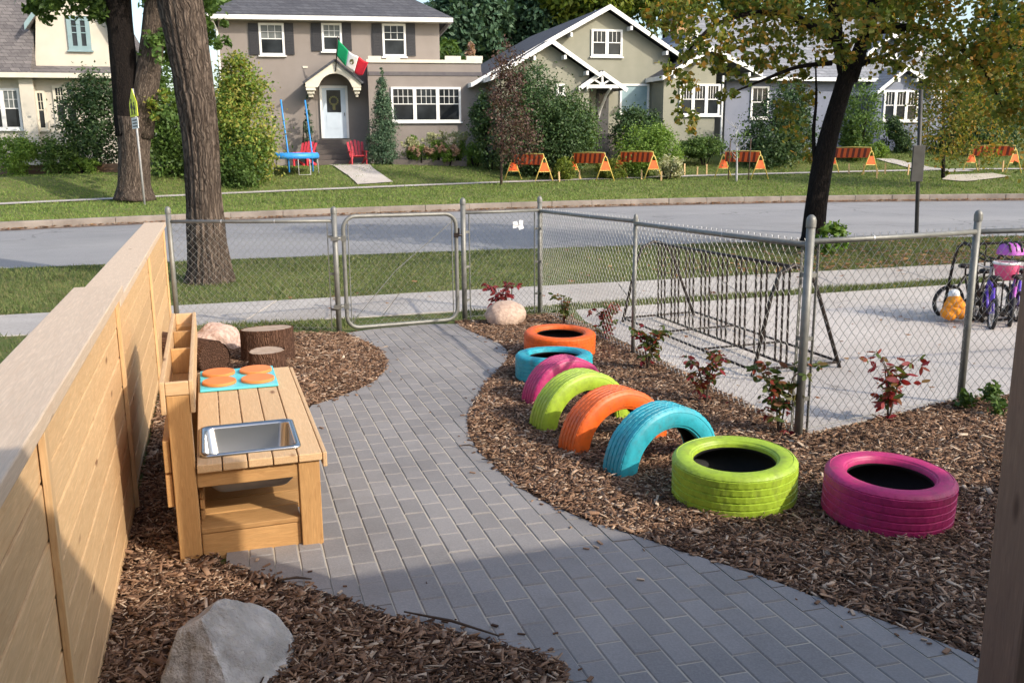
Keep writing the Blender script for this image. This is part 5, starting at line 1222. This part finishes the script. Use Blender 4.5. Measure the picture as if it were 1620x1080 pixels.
q = Bh.rect(943, 141, 962, 212); dr = Bh.box('door', (q[0], q[1], q[2], q[3]), -.06, -.004, m_signback); q = Bh.rect(947, 147, 958, 172); Bh.box('door_glass', q, -.07, -.0605, m_glass, dr)
q = Bh.rect(925, 212, 975, 226, -1); Bh.box('porch_floor', (q[0], q[1], -.5, q[3]), -1.5, -.061, m_kerb)
# porch hood
PH = -1.5
def bp_(px, py, off=PH): a, z = Bh.f(px, py, off); return np.array([a, off, z])
for a, b in (((915, 139), (953, 113)), ((992, 141), (953, 113))):
    a, b = bp_(*a), bp_(*b); mb = MB(); mb.beam(a + (0, .72, 0), b + (0, .72, 0), 1.45, .09); hd = mb.build('hood_roof', m_sh_dark, Bh.t)
    mb = MB(); mb.beam(a + (0, -.03, -.06), b + (0, -.03, -.06), .05, .17); mb.build('hood_rake', m_white, hd)
a, b = bp_(928, 137), bp_(980, 137); mb = MB(); mb.beam(a + (0, .02, 0), b + (0, .02, 0), .1, .14); mb.beam(bp_(953, 137) + (0, .02, 0), bp_(953, 118) + (0, .02, 0), .08, .08, (0, 1, 0)); mb.beam(bp_(953, 134) + (0, .03, 0), bp_(940, 126) + (0, .03, 0), .06, .07); mb.beam(bp_(953, 134) + (0, .035, 0), bp_(966, 126) + (0, .035, 0), .06, .07); mb.build('hood_truss', m_white, Bh.t)
for px in (930, 966): mb = MB(); a = bp_(px, 140); mb.tube([a, a + (0, .5, -.25), a + (0, 1.3, -.9), a + (0, 1.49, -1.2)], .06, 8); mb.build('hood_bracket', m_white, Bh.t)
ch = MB(); q = Bh.rect(1070, 30, 1088, 110, 3.5); ch.bbox(q[0], q[1], 3.5, 4.3, q[2], q[3]); cho = ch.build('chimney', m_brick, Bh.t); ch = MB(); ch.bbox(q[0] - .06, q[1] + .06, 3.44, 4.36, q[3] + .001, q[3] + .12); ch.build('chimney_cap', m_kerb, cho)
mb = MB(); a = np.array([*Bh.f(1144, 120, -1.45), 0]); mb.tube([(a[0], -1.46, a[1]), (a[0], -1.46, .1)], .05, 8); mb.build('downspout', m_white, Bh.t)

# ---- blue grey house at the right
Ch = House('blue_house', 1300, 45.5, 15, 'blue grey stucco house with light shingle roof behind the leaning tree')
r = Ch.rect(1147, 128, 1505, 235); Ch.box('wall', (r[0], r[1], -.6, r[3]), 0, 9, m_stucco_blue)
ez = r[3]; mb = MB(); y0, y1, yr = -.5, 9.5, 4.5; hz = Ch.f(1250, 28, 4.5)[1]
mb.prism([(r[0] - .4, y0, ez - .02), (r[0] - .4, y0, ez + .08), (r[0] - .4, yr, hz), (r[0] - .4, y1, ez + .08), (r[0] - .4, y1, ez - .02)], (r[1] - r[0] + .8, 0, 0)); rf_ = mb.build('roof', m_sh_lite, Ch.t); mb = MB(); mb.bbox(r[0] - .4, r[1] + .4, y0 - .04, y0 - .002, ez - .06, ez + .1); mb.build('fascia', m_white, rf_)
gable(Ch, 'front_gable_wall', (1437, 104), (1388, 144), (1492, 144), -1.3, 1.29, m_stucco_blue, m_sh_lite, wall_in=(.25, .3), over=.4)
gable(Ch, 'dormer_wall', (1412, 52), (1372, 84), (1458, 84), .9, 3.2, m_stucco_blue, m_sh_lite, base_z=2.8, wall_in=(.25, .25), over=.3)
gable(Ch, 'small_dormer_wall', (1098, 48), (1080, 66), (1118, 66), .9, 3.2, m_stucco_blue, m_sh_lite, base_z=2.4, wall_in=(.15, .15), over=.2)
Ch.window(1397, 143, 1451, 192, -1.3, 3, (3, 1)); Ch.window(1187, 137, 1215, 188, 0, 1, (3, 1)); Ch.window(1401, 71, 1418, 92, .9, 1, None); Ch.window(1477, 137, 1493, 155, 0, 1, None, split=False); Ch.window(1090, 62, 1104, 82, .9, 1, None)

# ---- cream house at the left
Dh = House('cream_house', 60, 36.5, 14, 'cream stucco house with steep brown shingle roof at the left edge')
r = Dh.rect(-230, 120, 182, 250); Dh.box('wall', (r[0], r[1], -.8, r[3]), 0, 7, m_stucco_cream)
r2 = Dh.rect(55, -60, 183, 122, .5)
# upper gable: wall with a raking top
pk = Dh.f(120, -70, .45); lf = Dh.f(42, 40, .45); rt = Dh.f(196, 62, .45)
mb = MB(); mb.prism([(Dh.f(55, 118, .5)[0], .5, Dh.f(55, 122, .5)[1]), (Dh.f(183, 118, .5)[0], .5, Dh.f(183, 122, .5)[1]), (Dh.f(183, 40, .5)[0], .5, Dh.f(183, 46, .5)[1]), (pk[0], .5, pk[1] - .25), (Dh.f(57, 15, .5)[0], .5, Dh.f(57, 12, .5)[1])], (0, 6, 0)); mb.build('gable_wall', m_stucco_cream, Dh.t)
for e in (lf, rt):
    a = np.array([e[0], 0, e[1]]); b = np.array([pk[0], 0, pk[1]]); mb = MB(); mb.prism([a + (0, .1, 0), b + (0, .1, 0), b + (0, .1, -.14), a + (0, .1, -.14)], (0, 6.6, 0)); rf_ = mb.build('gable_roof', m_sh_brown, Dh.t); mb = MB(); mb.prism([a + (0, .05, .02), b + (0, .05, .02), b + (0, .05, -.22), a + (0, .05, -.22)], (0, .049, 0)); mb.build('barge_board', m_teal, rf_)
# main steep roof sweeping down at the left
ez = r[3]; a0, a1 = r[0] - .4, Dh.f(54, 120, 0)[0]
mb = MB(); mb.prism([(a0, -.55, ez - .05), (a0, -.55, ez + .06), (a0, 3.6, ez + 5.2), (a0, 7.6, ez + .06), (a0, 7.6, ez - .05)], (a1 - a0, 0, 0)); mb.build('roof', m_sh_brown, Dh.t)
mb = MB(); b1 = r[1] + .5; mb.prism([(a1 + .003, -.55, ez - .05), (a1 + .003, -.55, ez + .06), (a1 + .003, .48, ez + .42), (a1 + .003, .48, ez - .05)], (b1 - a1, 0, 0)); mb.build('skirt_roof', m_sh_brown, Dh.t)
mb = MB(); mb.bbox(a0, b1, -.60, -.553, ez - .09, ez + .09); mb.build('gutter', m_cream, Dh.t)
q = Dh.rect(36, 128, 58, 245, -.3); Dh.box('bay_pier', (q[0], q[1], -.5, ez - .1), -.32, -.002, m_stucco_cream)
Dh.window(-24, 140, 34, 205, 0, 2, (3, 2), frame=m_white, blind=True); Dh.window(86, 136, 124, 196, 0, 2, (3, 2), frame=m_cream); Dh.window(58, 144, 74, 206, 0, 1, (2, 2), frame=m_cream)
q = Dh.window(107, 26, 143, 80, .5, 2, (1, 2), frame=m_teal, fw=.16)
# timber edging of its front bed
wl = [at(-20, 276, 34.4), at(45, 275, 34.2), at(195, 274, 34.0)]
t = thing('timber_edging', wl[0], 'low reddish timber edging of the planting bed by the cream house', 'edging')
for (a, b) in zip(wl[:-1], wl[1:]):
    for k in range(2): mb = MB(); z = zg(a[0], a[1]) + .10 + k * .165; mb.beam((a[0], a[1], z), (b[0] - .03, b[1], z - zg(a[0], a[1]) + zg(b[0], b[1])), .15, .16); mb.build('sleeper', m_post, t, bevel=.01, world=True)

# ---- front walk of the grey house
wk = [(500, 257), (560, 257), (590, 268), (622, 290), (566, 293), (552, 280), (528, 264)]
def far_ground(px, py):
    Yg = far_Y(px, py)
    p = at(px, py, Yg); return p
def ground_patch(name, poly, mat, dz=.03):
    P2 = [far_ground(*p)[:2] for p in poly]; o = draped(name, P2, mat, dz, .5); return o
ground_patch('front_walk', wk, m_pad, .04)
ground_patch('side_walkway', [(1385, 253), (1412, 253), (1540, 272), (1500, 274)], m_pad, .04)
ground_patch('dug_soil', [(1500, 279), (1570, 276), (1600, 281), (1530, 289), (1490, 286)], m_sand, .045)
# ---- trampoline
p = far_ground(470, 278); p = at(464, 272, 35.2); z = zg(p[0], p[1]); t = thing('trampoline', (p[0], p[1], z), 'blue rimmed trampoline with two bare net poles on the front lawn', 'trampoline')
rx = .93; hz = .74
mb = MB(); mb.lathe([(rx - .18, hz + .0), (rx - .17, hz + .05), (rx + .02, hz + .05), (rx + .06, hz - .05), (rx + .05, hz - .16), (rx + .03, hz - .16), (rx + .02, hz)], 36, closed=False); mb.build('pad', m_trampblue, t, smooth=True)
mb = MB(); mb.lathe([(0, hz + .012), (rx - .16, hz + .012)], 36); mb.build('jump_mat', m_trampmat, t)
mb = MB(); mb.tube([(rx * math.cos(a), rx * math.sin(a), hz - .03) for a in np.linspace(0, 6.2832, 33)], .024, 8, False); mb.build('ring', m_greybag, t, smooth=True)
for k in range(4):
    a = R(25 + 90 * k); mb = MB(); mb.tube([(rx * math.cos(a), rx * math.sin(a), hz - .03), (rx * 1.04 * math.cos(a), rx * 1.04 * math.sin(a), 0), (rx * 1.04 * math.cos(a + .5), rx * 1.04 * math.sin(a + .5), .0), (rx * math.cos(a + .5), rx * math.sin(a + .5), hz - .03)], .02, 8); mb.build('leg', m_greybag, t, smooth=True)
for xo, yo in ((.05, -.85), (.80, -.25)): mb = MB(); mb.tube([(xo, yo, .1), (xo, yo, hz), (xo - .1, yo, hz + 1.2), (xo - .16, yo, hz + 1.95)], .03, 8); mb.build('net_pole', m_trampblue, t, smooth=True)
# ---- red garden chairs
def adirondack(px, py, Y, rot_, label):
    p = at(px, py, Y); z = zg(p[0], p[1]); t = thing('garden_chair', (p[0], p[1], z), label, 'chair', 'red slatted garden chairs by the steps', rot_)
    for k in range(5): mb = MB(); x = -.24 + k * .12; mb.beam((x, .12, .32), (x * 1.25, .52, 1.02 - abs(x) * .35), .10, .022, (0, 1, 0)); mb.build('back_slat', m_red, t)
    for k in range(5): mb = MB(); y = -.36 + k * .105; mb.bbox(-.27, .27, y, y + .09, .385 - k * .018, .405 - k * .018); mb.build('seat_slat', m_red, t)
    for s in (-1, 1):
        mb = MB(); mb.bbox(s * .31 - .065, s * .31 + .065, -.44, .30, .55, .575); mb.build('arm', m_red, t)
        mb = MB(); mb.bbox(s * .30 - .02, s * .30 + .02, -.40, -.29, 0, .549); mb.build('leg', m_red, t)
        mb = MB(); mb.beam((s * .27, -.36, .33), (s * .27, .50, .03), .035, .11); mb.build('leg', m_red, t)
adirondack(566, 254, 38.6, R(20), 'red slatted garden chair right of the steps'); adirondack(482, 257, 38.4, R(-15), 'red slatted garden chair behind the trampoline')

# ================================================================== SHRUBS AND TREES ACROSS THE STREET
shrub(388, 92, 294, 54, 33.5, L_gold, 'large golden green shrub between the big trunk and the trampoline', 9000, .16, 1)
shrub(378, 195, 297, 46, 32.9, L_green, 'green undergrowth at the foot of the golden shrub', 5000, .14, 17)
shrub(265, 90, 285, 42, 33.5, L_green, 'leafy green shrub between the forked tree and the big trunk', 6000, .17, 18)
shrub(155, 118, 262, 56, 34.6, L_dark, 'tall dark green shrub against the cream house', 5000, .15, 2)
shrub(27, 215, 272, 34, 33.4, L_bright, 'bright yellow green round bush at the left edge', 3000, .11, 3)
shrub(92, 212, 272, 30, 33.4, L_green, 'mid green low bush beside the bright round bush', 2500, .11, 4)
shrub(135, 248, 272, 26, 33.5, L_bright, 'small low plants in the bed by the cream house', 1500, .09, 5)
shrub(605, 106, 255, 25, 38.6, L_cedar, 'tall narrow blue green juniper by the front steps', 9000, .09, 6, shape='cone')
shrub(487, 140, 235, 9, 40.2, L_cedar, 'slim evergreen on the left of the grey house door', 1500, .08, 7, shape='cone')
for i, (px, py, hw, mt, lab) in enumerate([(652, 216, 17, L_hyd, 'pale green hydrangea next to the juniper'), (690, 208, 20, L_hyd, 'pale green hydrangea in the middle of the bed'), (722, 210, 17, L_hyd, 'pale green hydrangea at the right of the bed'), (665, 228, 20, L_hydp, 'pink fading hydrangea at the left bed edge'), (708, 228, 22, L_hydp, 'pink fading hydrangea at the right bed edge')]):
    tt = shrub(px, py, 252, hw, 38.9 - (.4 if py > 220 else 0), L_bright, lab, 1100, .10, 30 + i, cat='flower')
    rs = np.random.default_rng(50 + i); crown(tt, [pxblob(px + rs.uniform(-.8, .8) * hw, py + rs.uniform(2, 14), 38.55 - (.4 if py > 220 else 0), 6, 5) for _ in range(9)], 1400, .07, 60 + i, mt, 'flower_heads', clumps=40)
shrub(752, 228, 256, 18, 38.6, L_bright, 'leafy green plant at the corner of the sun room', 1600, .13, 8)
b1_, b2_ = at(622, 254, 38.3), at(738, 252, 38.6); t = thing('planter_edging', b1_, 'grey timber edging in front of the hydrangeas', 'edging'); mb = MB(); mb.beam((b1_[0], b1_[1], zg(*b1_[:2]) + .10), (b2_[0], b2_[1], zg(*b2_[:2]) + .10), .12, .22); mb.build('sleeper', m_step, t, world=True)
shrub(850, 118, 272, 88, 37.2, L_dark, 'wide dark green shrub mass in front of the bungalow', 13000, .14, 9, lobes=8)
shrub(905, 135, 262, 45, 37.8, L_green, 'olive green shrub right of the wide dark mass', 5000, .13, 10)
shrub(775, 150, 262, 34, 38.0, L_dark, 'dark shrub at the corner of the sun room', 4000, .13, 19)
shrub(1022, 194, 270, 58, 36.8, L_bright, 'bright light green shrub in front of the bungalow porch', 6000, .11, 11, lobes=6)
shrub(1005, 170, 250, 46, 39.5, L_dark, 'dark leafy shrub under the bungalow picture window', 4500, .14, 12)
shrub(1057, 248, 280, 26, 35.6, L_hyd, 'pale striped hosta clump beside the third barricade', 1500, .16, 13, cat='plant', aspect=.35)
shrub(970, 250, 282, 30, 36.0, L_yell, 'tall yellow green grasses behind the third barricade', 2200, .18, 14, cat='plant', aspect=.18)
shrub(895, 250, 284, 22, 35.8, L_yell, 'weedy plants behind the second barricade', 1300, .16, 20, cat='plant', aspect=.3)
shrub(1115, 215, 248, 42, 39.8, L_green, 'low mixed plants along the bungalow side wing', 4000, .12, 15)
shrub(1230, 140, 262, 62, 40.0, L_dark, 'dark bushy shrub before the blue house behind the leaning trunk', 8000, .15, 16, lobes=7)
shrub(1360, 120, 250, 34, 41.0, L_green, 'upright green tree-like shrub left of the blue gable', 4500, .15, 40)
shrub(1420, 190, 240, 24, 42.5, L_dark, 'round dark shrub under the blue gable windows', 2200, .13, 41)
shrub(1385, 225, 250, 22, 41.5, L_bright, 'small bright shrub at the blue house corner', 1200, .12, 42)
shrub(1560, 120, 262, 60, 42.0, L_dark, 'dense dark hedge at the right edge', 7000, .17, 43, lobes=6)
shrub(1490, 205, 250, 30, 43.0, L_green, 'green shrub between the blue house and the hedge', 2500, .14, 44)
def small_tree(px, base_py, top_py, Y, half, mat, label, n, leaf, seed, bk=m_bark_d, r=.06, blobs=None, clear=.3, **k):
    b = far_ground(px, base_py) if Y is None else at(px, base_py, Y); Yb = b[1]; z = zg(b[0], b[1]); t = thing('young_tree', (b[0], b[1], z), label, 'tree')
    h = base_py - top_py; mb = MB(); P, q = resample([(b[0], b[1], z - .05), tuple(at(px + 1, base_py - h * .4, Yb)), tuple(at(px - 1, base_py - h * .85, Yb))], [r, r * .7, r * .2], 9); mb.tube(P, q, 8); mb.build('trunk', bk, t, smooth=True, world=True)
    rs = np.random.default_rng(seed); mb = MB()
    for i in range(12):
        f = rs.uniform(clear, .9); a = rs.uniform(0, 6.28); p0_ = at(px, base_py - h * f, Yb); k_ = half * Yb / F * rs.uniform(.4, .9); mb.tube([p0_, p0_ + np.array((math.cos(a) * k_ * .6, math.sin(a) * k_ * .6, k_ * .4)), p0_ + np.array((math.cos(a) * k_, math.sin(a) * k_, k_ * .9))], [r * .35, r * .2, r * .06], 5)
    mb.build('branches', bk, t, world=True)
    if n: crown(t, [pxblob(*bb) if len(bb) == 5 else bb for bb in (blobs or [(px, base_py - h * .65, Yb, half, h * .35), (px - half * .3, base_py - h * .45, Yb, half * .6, h * .2), (px + half * .2, base_py - h * .85, Yb, half * .6, h * .18)])], n, leaf, seed, mat, **k)
    return t
small_tree(793, 293, 75, None, 38, L_purple, 'slim purple leaved sapling on the far verge', 5200, .10, 3, r=.05, blobs=[(808, 110, 33.5, 26, 40), (800, 170, 33.5, 30, 45), (815, 215, 33.5, 34, 40), (790, 140, 33.5, 18, 30)], bk=m_twig)
small_tree(1165, 288, 190, None, 22, L_green, 'bare staked sapling on the far verge', 130, .12, 4, r=.05, bk=m_greybag)
for px in (1152, 1184): p = far_ground(px, 286); mb = MB(); mb.tube([(0, 0, -.1), (.02, 0, 1.55)], .022, 6); o = mb.build('sapling_stake', m_twig, smooth=True); o.location = (p[0], p[1], zg(p[0], p[1])); tag(o, 'thin dark stake %s of the bare sapling' % ('left' if px < 1165 else 'right'), 'stake')
small_tree(1492, 283, 60, None, 60, L_maple, 'young ochre leaved tree beside the sign pole', 8500, .115, 5, r=.08, blobs=[(1500, 200, 33, 48, 50), (1530, 150, 33, 60, 50), (1475, 170, 33, 26, 40), (1560, 215, 33, 34, 40), (1500, 110, 33, 50, 40), (1496, 272, 33, 10, 8)])
# tall trees behind the houses
def back_tree(px, py, Y, rx, ry, mat, label, n, seed, leaf=.5, lob=7):
    b = at(px, 225, Y); z = zg(b[0], b[1]); t = thing('tall_tree', (b[0], b[1], z), label, 'tree', 'tall trees behind the houses'); mb = MB(); top = at(px, py + ry * .5, Y); mb.tube([(b[0], b[1], z - .2), (b[0] + .1, b[1], (z + top[2]) / 2), tuple(top)], [.4, .3, .12], 10); mb.build('trunk', m_bark_d, t, smooth=True, world=True)
    rs = np.random.default_rng(seed); bl = [pxblob(px, py, Y, rx * .7, ry * .75)]
    for i in range(lob): a = rs.uniform(0, 6.28); bl.append(pxblob(px + rx * .62 * math.cos(a), py + ry * .65 * math.sin(a), Y + rs.uniform(-1.5, 1.5), rx * rs.uniform(.3, .48), ry * rs.uniform(.25, .4)))
    crown(t, bl, int(n * 1.7), leaf * .85, seed, mat, spread=.36)
back_tree(745, 30, 62, 70, 85, L_blue, 'tall blue green poplar between the grey house and the bungalow', 9000, 1)
back_tree(845, 20, 66, 75, 75, L_blue, 'tall dark tree behind the bungalow roof', 8000, 2)
back_tree(920, -20, 64, 80, 60, L_yell, 'yellow green tree crown above the bungalow ridge', 7000, 3)
back_tree(1050, -15, 68, 85, 70, L_yell, 'yellow green tree right of the bungalow ridge', 7000, 4)
back_tree(700, 110, 56, 40, 50, L_green, 'green tree behind the sun room parapet', 4000, 5, .4)
back_tree(300, -10, 60, 80, 110, L_green, 'tall green tree behind the big street trunk', 6000, 6)
back_tree(1200, -40, 72, 110, 80, L_green, 'tall green tree behind the blue house', 6000, 7)
back_tree(1380, -30, 74, 120, 70, L_yell, 'yellow green tree behind the blue house dormer', 5000, 8)
back_tree(1585, 120, 60, 60, 120, L_dark, 'dark tall tree at the right edge behind the hedge', 6000, 9)
back_tree(-30, -20, 62, 90, 80, L_green, 'green tree behind the cream house roof', 4000, 10)
back_tree(560, -60, 75, 120, 60, L_blue, 'tree crown behind the grey hip roof', 4000, 11)
rb = at(745, 100, 55); tt = thing('brown_shrub', (rb[0], rb[1], zg(rb[0], rb[1])), 'rust brown dying cedar behind the parapet', 'shrub'); crown(tt, [pxblob(745, 105, 55, 9, 35)], 900, .3, 77, L_hydp, 'foliage'); mb = MB(); mb.tube([tuple(tt.location), tuple(at(745, 90, 55))], .08, 6); mb.build('trunk', m_twig, tt, world=True)
